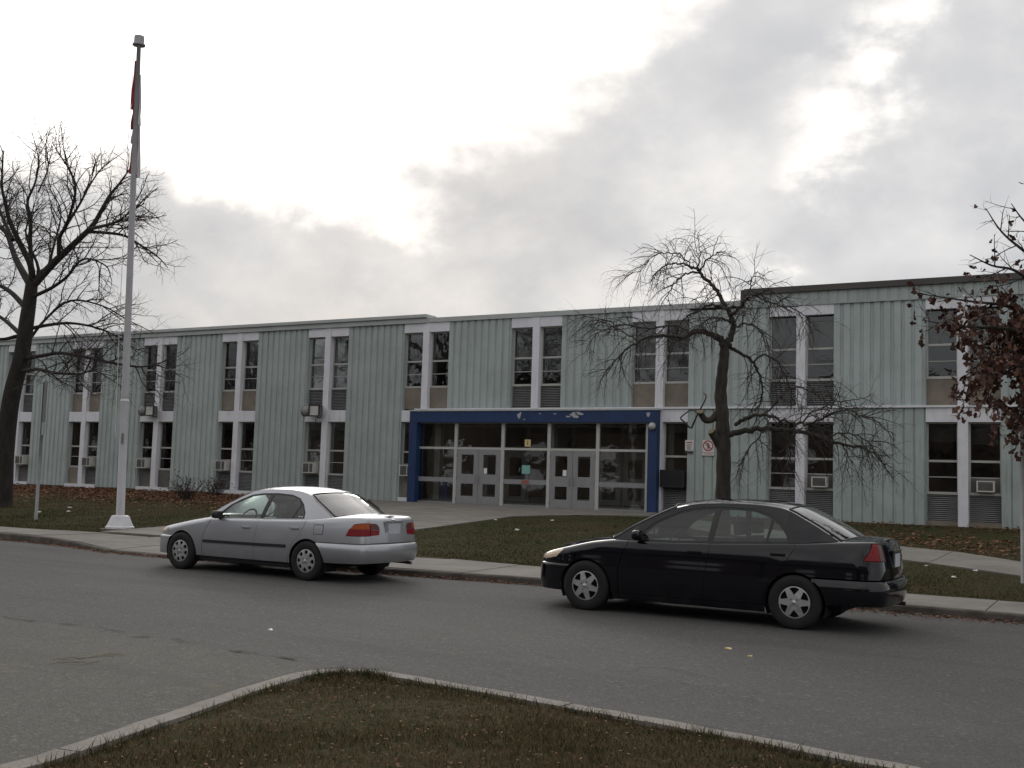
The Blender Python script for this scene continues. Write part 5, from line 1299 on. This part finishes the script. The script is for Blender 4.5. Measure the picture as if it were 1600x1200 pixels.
# ---- tree with russet leaves at the right edge
rngR = np.random.default_rng(9); YR = 17.9
gx_, gy_ = from_px(1700, 905, YR)[:2]
treeR = empty('russet_tree', (gx_, YR, zg(YR)), 'tree with withered russet leaves reaching in from the right edge', 'tree')
P = smooth_path([(gx_, YR, 0.05), (gx_+0.05, YR, 1.0), (gx_-0.05, YR+0.05, 2.4), (gx_+0.08, YR, 3.8), (gx_, YR, 5.6), (gx_+0.05, YR, 7.2)], 6)
V, F = tube_arrays(P, np.linspace(0.17, 0.03, len(P)), 12); npmesh('trunk', V, F, M['bark'], treeR, smooth=True)
rl = [([(1698, 470), (1650, 430), (1600, 392), (1565, 362), (1540, 325)], 0.04, 0.006, 0.3), ([(1698, 540), (1640, 470), (1590, 425), (1550, 415), (1515, 398)], 0.04, 0.006, -0.5), ([(1699, 560), (1640, 510), (1580, 480), (1510, 470), (1430, 458)], 0.045, 0.006, 0.4),
      ([(1698, 590), (1640, 540), (1580, 515), (1500, 510), (1440, 500)], 0.045, 0.006, -0.4), ([(1699, 620), (1650, 560), (1600, 540), (1545, 560), (1505, 590)], 0.04, 0.006, 0.2), ([(1699, 640), (1650, 590), (1610, 570), (1560, 590), (1530, 640)], 0.04, 0.006, -0.6),
      ([(1699, 640), (1660, 610), (1620, 620), (1590, 660), (1575, 690)], 0.035, 0.006, 0.5), ([(1699, 500), (1670, 430), (1640, 380), (1600, 345), (1580, 318)], 0.04, 0.006, 0.5), ([(1698, 600), (1670, 560), (1640, 520), (1600, 500), (1560, 520), (1530, 545)], 0.035, 0.006, 0.9),
      ([(1702, 560), (1750, 500), (1800, 470), (1860, 460)], 0.045, 0.006, 0.4), ([(1702, 620), (1760, 580), (1820, 570)], 0.04, 0.006, -0.6), ([(1701, 500), (1740, 420), (1780, 350)], 0.04, 0.006, 0.4), ([(1700, 450), (1690, 380), (1660, 330), (1640, 280)], 0.035, 0.006, -0.3)]
cfgR = [dict(start=0.15, gap=0.14, len=(0.3, 0.85), ang=(28, 65), r=0.010, step=0.12, wander=0.14, trop=0.01, n=4),
        dict(start=0.10, gap=0.10, len=(0.12, 0.36), ang=(25, 60), r=0.005, step=0.10, wander=0.15, trop=-0.02, n=3)]
tbr = [Tubes(), Tubes()]; sh = []
for pts, r0, r1, dy in rl:
    P = smooth_path([from_px(x, y, YR+dy*k/(len(pts)-1)) for k, (x, y) in enumerate(pts)], 5); R = np.linspace(r0, r1, len(P))
    V, F = tube_arrays(P, R, 7); npmesh('limb', V, F, M['bark'], treeR, smooth=True)
    sub = []; foliage_levels(rngR, tbr, None, P, R, 0, cfgR, (0, sub)); sh += [(Q) for Q in sub]
t2 = Tubes(); t2.V = tbr[0].V + tbr[1].V; t2.F = tbr[0].F + [f+tbr[0].n for f in tbr[1].F]
tag(t2.build('crown_twigs', M['twig'], treeR), kind='stuff')
def leaf_cloud(centres, size, rng, curl=0.4, droop=True):
    n = len(centres); C = np.asarray(centres)
    prof = np.array([(0, 0), (0.22, 0.30), (0.16, 0.45), (0.40, 0.62), (0.22, 0.78), (0, 1.0), (-0.22, 0.78), (-0.40, 0.62), (-0.16, 0.45), (-0.22, 0.30)])
    k = len(prof); a = rng.normal(0, 1, (n, 3))
    if droop: a[:, 2] -= 1.2
    a /= np.linalg.norm(a, axis=1)[:, None]; b = np.cross(a, rng.normal(0, 1, (n, 3))); b /= np.linalg.norm(b, axis=1)[:, None]; c = np.cross(a, b)
    s = rng.uniform(0.6, 1.3, n)*size; cu = rng.uniform(-curl, curl, n)*2
    x = prof[None, :, 0]*s[:, None]*0.9; y = prof[None, :, 1]*s[:, None]; z = cu[:, None]*(np.abs(prof[None, :, 0])*s[:, None]+0.4*(prof[None, :, 1]**2)*s[:, None])
    V = C[:, None, :]+x[..., None]*b[:, None, :]+y[..., None]*a[:, None, :]+z[..., None]*c[:, None, :]
    tris = np.array([(0, 1, 9), (1, 2, 8), (1, 8, 9), (2, 3, 4), (2, 4, 6), (2, 6, 8), (8, 6, 7), (4, 5, 6)])
    F = (np.arange(n)[:, None, None]*k+tris[None]).reshape(-1, 3)
    return V.reshape(-1, 3), F, np.repeat(rng.uniform(0, 1, n), k)
cen = []
for Q in sh:
    # withered leaves hang mostly in the lower, inner part of the crown
    for q in Q[1:]:
        pr_ = 0.9 if q[2] < 4.6 else 0.24
        if q[2] > 5.0: pr_ = 0.03
        if q[0] < from_px(1480, 500, YR)[0]: pr_ *= 0.22
        for _ in range(3):
            if rngR.random() < pr_: cen.append(q+rngR.normal(0, 0.06, 3))
V, F, tn = leaf_cloud(cen, 0.125, rngR); tag(npmesh('leaves', V, F, M['oakleaf'], treeR, attr=tn), kind='stuff')

# ================================================================== POLES AND SIGNS
bx0 = np.array([-20.97, 18.14]); 
fp = empty('flagpole', (bx0[0], bx0[1], 0.15), 'tall white flagpole with a flared base beside the sidewalk', 'flagpole')
zs_ = [0.16, 3.2, 3.22, 8.0, 11.95]; lean = lambda z: bx0[0]-0.030*(z-0.16)
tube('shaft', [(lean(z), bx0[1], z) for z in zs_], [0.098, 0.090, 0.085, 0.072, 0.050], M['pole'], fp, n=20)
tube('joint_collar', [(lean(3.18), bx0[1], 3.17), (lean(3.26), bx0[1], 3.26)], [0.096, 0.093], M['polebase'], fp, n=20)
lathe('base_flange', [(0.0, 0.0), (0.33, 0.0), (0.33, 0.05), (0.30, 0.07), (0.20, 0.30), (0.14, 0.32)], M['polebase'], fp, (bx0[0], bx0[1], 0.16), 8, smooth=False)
lathe('footing', [(0.0, 0.03), (0.45, 0.03), (0.47, -0.06)], M['conc'], fp, (bx0[0], bx0[1], 0.135), 20, smooth=False)
lathe('truck', [(0.0, 0.0), (0.155, 0.0), (0.155, 0.03), (0.125, 0.05), (0.12, 0.23), (0.0, 0.25)], M['pole'], fp, (lean(11.95), bx0[1], 11.93), 20, smooth=False)
box('cleat', (lean(2.3)+0.09, lean(2.3)+0.13, bx0[1]-0.14, bx0[1]-0.10, 2.15, 2.40), M['steel'], fp)
hp = [(lean(11.9)-0.10, bx0[1]-0.05, 11.9), (lean(9)-0.16, bx0[1]-0.09, 9.0), (lean(5)-0.155, bx0[1]-0.12, 5.0), (lean(2.3)-0.10, bx0[1]-0.15, 2.3)]
tube('halyard', hp, 0.007, M['rope'], fp, n=5)
# limp flag wrapped along the pole
fl = empty('flag', (lean(8.8), bx0[1]+0.1, 8.7), 'limp red and white flag hanging along the top of the flagpole', 'flag')
def flag_strip(name, x_off, z0, z1, wd, mt, ph, y0):
    rows = []
    for i in range(17):
        z = z1+(z0-z1)*i/16; t = i/16
        wz = wd*(0.25+0.75*min(1, t*1.6))
        row = []
        for j in range(9):
            s = j/8-0.5
            row.append((lean(z)+x_off+s*wz*2, bx0[1]+y0+0.05*math.sin(s*14+ph+t*2.5)*(0.3+t), z+0.05*math.sin(s*9+ph)*t))
        rows.append(row)
    V = [p for r in rows for p in r]; F = [(i*9+j, i*9+j+1, (i+1)*9+j+1, (i+1)*9+j) for i in range(16) for j in range(8)]
    mk(name, V, F, mt, fl, smooth=True)
flag_strip('red_fold', -0.085, 10.35, 11.55, 0.060, M['flagred'], 0.3, -0.02)
flag_strip('white_fold', 0.030, 9.95, 11.2, 0.050, M['flagwhite'], 1.6, 0.05)
flag_strip('red_fold', -0.085, 9.85, 10.35, 0.040, M['flagred'], 2.1, -0.01)
flag_strip('white_fold', -0.080, 9.50, 9.88, 0.038, M['flagwhite'], 0.1, 0.0)
flag_strip('red_fold', -0.080, 8.75, 9.52, 0.042, M['flagred'], 1.1, 0.0)
flag_strip('white_fold', 0.045, 8.65, 10.1, 0.060, M['flagwhite'], 0.7, 0.06)

sp_ = from_px(56, 812, 18.8); zb_ = zg(18.8)
ps = empty('sign_post', (sp_[0], 18.8, zb_), 'slim steel post with a narrow edge-on sign between the bare tree and flagpole', 'sign post')
lx = lambda z: sp_[0]-0.0*(z-zb_)
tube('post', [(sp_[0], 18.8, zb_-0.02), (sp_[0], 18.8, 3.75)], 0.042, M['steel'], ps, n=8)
V = []
for z in (2.72, 3.78):
    for s, o_ in ((-1, -0.02), (1, -0.02), (1, 0.02), (-1, 0.02)): V.append((sp_[0]+0.05-0.72*s*0.17+o_*0.69, 18.8+0.69*s*0.17+o_*0.72, z))
mk('sign_panel', V, BF, M['steel'], ps)
mk('sign_panel', [(x, y, 2.36 if z < 3 else 2.70) for x, y, z in V], BF, M['pole'], ps)

rp_ = from_px(1603, 912, 19.3)
rp = empty('street_pole', (rp_[0], 19.3, zg(19.3)), 'grey metal pole cut off by the right edge of the picture', 'pole')
tube('post', [(rp_[0], 19.3, zg(19.3)-0.02), (rp_[0]+0.01, 19.3, 4.32)], [0.075, 0.07], M['steel'], rp, n=12)
tube('cap', [(rp_[0]+0.01, 19.3, 4.32), (rp_[0]+0.01, 19.3, 4.36)], [0.08, 0.06], M['steel'], rp, n=12)

# ================================================================== SHRUBS
def shrub(px, py, Y, h, w_, seed, label):
    r = np.random.default_rng(seed); p = from_px(px, py, Y); p[2] = zg(Y)
    root = empty('shrub', tuple(p), label, 'shrub', 'low shrubs against the school wall')
    t = Tubes(); cen = []
    for k in range(34):
        a = r.uniform(0, 6.28); d = np.array([math.cos(a)*r.uniform(0.2, 0.9), math.sin(a)*r.uniform(0.2, 0.9), 1.0])
        Q, S = grow(r, p+np.array([r.normal(0, w_*0.12), r.normal(0, w_*0.12), 0]), d, h*r.uniform(0.7, 1.25), 0.010, 0.004, 0.12, 0.18, np.array([0, 0, 0.02]), 1.0); t.add(Q, S, 3); cen += list(Q[2:])
        for q in Q[1:]:
            Q2, S2 = grow(r, q, r.normal(0, 1, 3)+[0, 0, 0.4], r.uniform(0.1, 0.28), 0.004, 0.002, 0.08, 0.2, np.array([0, 0, 0]), 0); t.add(Q2, S2, 3); cen += list(Q2[1:])
    tag(t.build('stems', M['twig'], root), kind='stuff')
    V, F, tn = leaf_cloud([c for c in cen if r.random() < 0.55], 0.07, r); tag(npmesh('leaves', V, F, M['oakleaf'], root, attr=tn*0.6), kind='stuff')
shrub(290, 790, 28.8, 0.85, 0.9, 1, 'low brown shrub at the left, nearer the flagpole')
shrub(337, 772, 31.6, 0.70, 0.7, 2, 'low brown shrub directly behind the silver car bonnet')

# ================================================================== GRASS, LEAVES, LITTER
def blades(px, py, pz, hmin, hmax, wid, rng, tone):
    n = len(px); a = rng.uniform(0, 2*np.pi, n); h = rng.uniform(hmin, hmax, n); ln = rng.normal(0, 0.55, (n, 2))*h[:, None]
    w_ = wid*rng.uniform(0.6, 1.3, n); dx = np.cos(a)*w_; dy = np.sin(a)*w_
    V = np.empty((n, 5, 3)); 
    V[:, 0] = np.stack([px-dx, py-dy, pz-0.01], 1); V[:, 1] = np.stack([px+dx, py+dy, pz-0.01], 1)
    V[:, 2] = np.stack([px+dx*0.8+ln[:, 0]*0.35, py+dy*0.8+ln[:, 1]*0.35, pz+h*0.6], 1); V[:, 3] = np.stack([px-dx*0.8+ln[:, 0]*0.35, py-dy*0.8+ln[:, 1]*0.35, pz+h*0.6], 1)
    V[:, 4] = np.stack([px+ln[:, 0], py+ln[:, 1], pz+h], 1)
    t = np.array([(0, 1, 2), (0, 2, 3), (3, 2, 4)]); F = (np.arange(n)[:, None, None]*5+t[None]).reshape(-1, 3)
    return V.reshape(-1, 3), F, np.repeat(tone, 5)
def vnoise(x, y, sc, seed):
    r = np.random.default_rng(seed); out = 0
    for k in range(5):
        a, b, c = r.normal(0, sc*(1.0+0.6*k), 2), r.uniform(0, 6.28), 1/(1+0.5*k)
        out = out+c*np.sin(a[0]*x+a[1]*y+b)
    return out/2.2
rg = np.random.default_rng(3)
N = 170000; gxs = rg.uniform(-5.6, 1.8, N); gys = rg.uniform(3.0, 7.0, N)
keep = inside(gxs, gys, full); gxs, gys = gxs[keep], gys[keep]
nz = vnoise(gxs, gys, 1.6, 1); nz2 = vnoise(gxs, gys, 5.0, 2)
ed = edge_dist(gxs, gys)
keep = (rg.random(len(gxs)) < np.clip(0.58+0.42*nz+0.22*nz2, 0.05, 1)) & (ed > 0.02); gxs, gys, nz, nz2, ed = gxs[keep], gys[keep], nz[keep], nz2[keep], ed[keep]
tone = np.clip(0.62-0.26*nz-0.12*nz2+rg.normal(0, 0.17, len(gxs)), 0, 1)
hs = np.clip(1.0+0.55*vnoise(gxs, gys, 2.6, 15)+0.35*nz2, 0.35, 2.2)
V, F, tn = blades(gxs, gys, zi(gxs, gys), 0.010*hs, 0.036*hs, 0.0023, rg, tone)
tag(npmesh('grass', V, F, M['grass'], attr=tn), 'short patchy brown and green grass on the island in the foreground', 'grass', kind='stuff')
# tufts leaning over the kerb
N = 9000; k = rg.integers(0, len(ring), N); gxs = ring[k, 0]+rg.normal(0, 0.05, N)+inn[k, 0]*0.05; gys = ring[k, 1]+rg.normal(0, 0.05, N)+inn[k, 1]*0.05
kp = (rg.random(N) < np.clip(0.35+0.5*vnoise(gxs, gys, 4, 8), 0, 1)) & inside(gxs, gys, full)
V, F, tn = blades(gxs[kp], gys[kp], np.full(kp.sum(), 0.105), 0.03, 0.085, 0.0026, rg, np.clip(rg.normal(0.35, 0.2, kp.sum()), 0, 1))
tag(npmesh('grass', V, F, M['grass'], attr=tn), 'longer grass tufts along the inner edge of the island kerb', 'grass', kind='stuff')
# lawn in front of the school
N = 230000; gxs = rg.uniform(-46, 2, N); gys = 16.9+(D-17.2)*rg.random(N)**1.5
kw = [(-20.4, 17.0), (-14.6, 17.0), (-15.3, 22.0), (-15.75, 25.8), (-16.1, 28.2), (-15.45, 29.6), (-14.4, 30.6), (-12.4, 31.3), (-12.4, 33.2), (-24.9, 33.2), (-24.6, 32.6), (-21.0, 28.4)]
pw_ = [(-12.3, 31.3), (-4.8, 25.1), (-3.35, 24.3), (-2.15, 22.95), (1.5, 18.5), (5, 17.2), (1.0, 17.2), (-1.9, 20.3), (-2.9, 21.1), (-4.2, 22.0), (-12.3, 28.8)]
ok = ~inside(gxs, gys, kw) & ~inside(gxs, gys, pw_) & (gys > np.array([walkB(x) for x in np.round(gxs, 1)])+0.02)
gxs, gys = gxs[ok], gys[ok]; nz = vnoise(gxs, gys, 0.5, 4); nz2 = vnoise(gxs, gys, 2.2, 6)
tone = np.clip(0.30-0.14*nz-0.08*nz2+rg.normal(0, 0.15, len(gxs)) + np.where((gxs < -24) & (gys > 22), 0.35, 0), 0, 1)
zl = 0.12+(gys-16.8)*(GZ-0.12)/(D-16.8)
V, F, tn = blades(gxs, gys, zl, 0.012, 0.038, 0.0065, rg, tone)
tag(npmesh('grass', V, F, M['grass'], attr=tn), 'short dull green lawn between the sidewalk and the school', 'grass', kind='stuff')

def scatter_leaves(n, xr, yr, zf, size, rng, dens=None, flat=True):
    x = rng.uniform(*xr, n); y = rng.uniform(*yr, n)
    if dens is not None: k = rng.random(n) < dens(x, y); x, y = x[k], y[k]
    C = np.stack([x, y, zf(x, y)+rng.uniform(0.005, 0.05, len(x))], 1)
    V, F, tn = leaf_cloud(C, size, rng, 0.5, False)
    V = V.reshape(-1, 10, 3); V[:, :, 2] = C[:, None, 2]+(V[:, :, 2]-C[:, None, 2])*0.35
    return V.reshape(-1, 3), F, tn
zl_ = lambda x, y: np.where(y < 16.8, 0.12, 0.12+(y-16.8)*(GZ-0.12)/(D-16.8))
offwalk = lambda x, y: ~inside(x, y, kw) & ~inside(x, y, pw_)
V, F, tn = scatter_leaves(26000, (-48, -24.3), (22.5, D-0.02), zl_, 0.12, rg, lambda x, y: np.clip((y-24.5)/5.5+0.25*vnoise(x, y, 1.2, 3), 0.02, 1)*offwalk(x, y))
tag(npmesh('fallen_leaves', V, F, M['leaves'], attr=tn), 'drift of brown fallen leaves along the school wall left of the entrance', 'leaves', kind='stuff')
V, F, tn = scatter_leaves(9000, (-12, 2), (23.8, D-0.02), zl_, 0.11, rg, lambda x, y: np.clip(0.10+0.9*np.exp(-((y-(26.3-0.18*(x+4)))/1.6)**2)*(x > -8)+0.35*(y > 31.8)+0.25*vnoise(x, y, 1.2, 3), 0.01, 1)*offwalk(x, y))
tag(npmesh('fallen_leaves', V, F, M['leaves'], attr=tn), 'reddish fallen leaves scattered behind the path at the right', 'leaves', kind='stuff')
# gutter: leaves and grit along the kerb
x = rg.uniform(-24, 2, 4200); y = np.array([kerbY(a) for a in x])-0.02-np.abs(rg.normal(0, 0.10, len(x)))*np.where(x > -4, 2.2, 0.9)
C = np.stack([x, y, rg.uniform(0.006, 0.03, len(x))], 1); V, F, tn = leaf_cloud(C, 0.055, rg, 0.5, False); V = V.reshape(-1, 10, 3); V[:, :, 2] = np.maximum(0.004, C[:, None, 2]+(V[:, :, 2]-C[:, None, 2])*0.3)
tag(npmesh('leaf_litter', V.reshape(-1, 3), F, M['leaves'], attr=tn), 'crumbled leaves and grit lying in the gutter along the kerb', 'leaves', kind='stuff')
# island and lawn: crumbs of leaf
V, F, tn = scatter_leaves(6500, (-5.5, 1.8), (3.2, 6.9), lambda x, y: zi(x, y)-0.012, 0.026, rg, lambda x, y: inside(x, y, full)*np.clip(0.5-0.5*vnoise(x, y, 1.6, 1), 0.05, 1))
tag(npmesh('leaf_litter', V, F, M['grass'], attr=0.45+0.55*tn), 'small crumbled leaves among the grass of the foreground island', 'leaves', kind='stuff')

V, F, tn = scatter_leaves(2600, (-5.5, 1.8), (3.2, 6.9), lambda x, y: zi(x, y)-0.004, 0.022, rg, lambda x, y: inside(x, y, full)*0.8)
tag(npmesh('leaf_litter', V, F, M['leaves'], attr=0.5+0.3*tn), 'pale dry leaf flakes lying on the grass of the foreground island', 'leaves', kind='stuff')

def scrap(px, py, Y, s, seed, label, mt='paper', z=None, name='paper_scrap', cat='litter'):
    r = random.Random(seed); p = from_px(px, py, Y); zz0 = (zg(Y)+0.012) if z is None else z
    n = 7; V = [(p[0], p[1], zz0+s*0.35)]
    for k in range(n):
        a = 2*math.pi*k/n; rr = s*r.uniform(0.6, 1.1); V.append((p[0]+rr*math.cos(a), p[1]+rr*0.8*math.sin(a), zz0+r.uniform(0.0, s*0.5)))
    V += [(x, y, zz0-0.004) for x, y, _ in V[1:]]
    F = [(0, 1+k, 1+(k+1) % n) for k in range(n)]+[(1+k, 1+n+k, 1+n+(k+1) % n, 1+(k+1) % n) for k in range(n)]
    tag(mk(name, V, F, M[mt], smooth=False), label, cat)
def gy(py_, px_):   # depth where a lawn pixel meets the sloping ground
    lo, hi = 8.0, 40.0
    for _ in range(40):
        m_ = (lo+hi)/2
        if from_px(px_, py_, m_)[2] > zg(m_): lo = m_
        else: hi = m_
    return lo
for k, (px, py, s, lab) in enumerate(((109, 794, 0.09, 'white paper scrap on the grass between sign post and flagpole, the upper one'), (107, 800, 0.07, 'white paper scrap on the grass between sign post and flagpole, the lower one'), (61, 801, 0.08, 'white scrap at the foot of the edge-on sign post'),
        (808, 829, 0.08, 'white scrap on the lawn right of the silver car, nearest the black car bonnet'), (775, 813, 0.05, 'small white scrap on the lawn edge by the entrance walk'), (863, 814, 0.05, 'small white scrap on the lawn before the right entrance doors'),
        (964, 797, 0.05, 'white scrap on the paving before the right entrance glass'), (1490, 903, 0.06, 'white scrap on the grass behind the black car, in the middle'), (1448, 885, 0.04, 'tiny white scrap on the grass just below the right-hand path'), (1524, 893, 0.05, 'white scrap on the grass close under the right-hand path'))):
    scrap(px, py, gy(py, px), s, k, lab)
for k, (px, py, s, lab, mt) in enumerate(((422, 985, 0.035, 'white paper scrap on the asphalt below the silver car', 'paper'), (657, 898, 0.06, 'crumpled white paper in the gutter behind the silver car', 'paper'), (1138, 1014, 0.035, 'yellowish dead leaf on the asphalt below the black car', 'yellow'), (1172, 1026, 0.025, 'small pale leaf on the asphalt right of the yellowish one', 'yellow'))):
    d = cF*1727.39 + cR*(px-800) + cU*(600-py); t = -CAM.z/d.z
    scrap(px, py, d.y*t, s, 50+k, lab, mt, 0.004, 'paper_scrap' if mt == 'paper' else 'dead_leaf', 'litter' if mt == 'paper' else 'leaf')

# ================================================================== ACROSS THE STREET (behind the camera, seen in the glass)
M['brick'] = mat('house_brick', (0.13, 0.10, 0.085), 0.9, var=0.3, vscale=5)
M['shingle'] = mat('house_shingle', (0.06, 0.055, 0.05), 0.9, var=0.3, vscale=3)
def house():
    h = empty('house', (0, 0, 0)); tag(h, 'unseen brick house added across the street to darken the reflections', 'house', 'added houses across the street')
    box('wall', (-6, 6, -4, 4, 0, 6.2), M['brick'], h)
    V = [(-6.6, -4.6, 6.2), (6.6, -4.6, 6.2), (6.6, 4.6, 6.2), (-6.6, 4.6, 6.2), (-5.2, 0, 9.6), (5.2, 0, 9.6)]
    mk('roof', V, [(0, 1, 5, 4), (2, 3, 4, 5), (1, 2, 5), (3, 0, 4), (3, 2, 1, 0)], M['shingle'], h)
    box('door', (-0.5, 0.5, 4.0, 4.05, 0.2, 2.3), M['buffdark'], h)
    for x in (-4, 2.6): 
        for z in (0.9, 3.0): box('window', (x, x+1.6, 4.0, 4.06, z, z+1.2), M['white'], h)
    return h
def copy_tree(o, parent=None):
    c = o.copy(); COL.objects.link(c); c.parent = parent
    for ch in o.children: copy_tree(ch, c)
    return c
h0 = house()
for k, x in enumerate((-128, -112, -97, -81, -66, -50, -35, -19, -4, 12)):
    o = h0 if k == 0 else copy_tree(h0)
    o.location = (x, -20-random.uniform(0, 2), 0); o.scale = (1.22, 1, random.uniform(0.9, 1.15))  # added unseen houses, set close and tall to block sky from the reflections
for k, (x, y, s) in enumerate(((-88, -13, 1.25), (-73, -12, 1.1), (-58, -13, 1.3), (-44, -12, 1.2), (-29, -13, 1.1), (12, -13, 1.1))):
    o = copy_tree(treeL); o.name = 'street_tree'; o['label'] = 'leafless street tree across the street, mirrored in the school windows'; o['group'] = 'street trees behind the camera'
    o.location = (x, y, 0); o.rotation_euler = (0, 0, k*1.3); o.scale = (s, s, s)
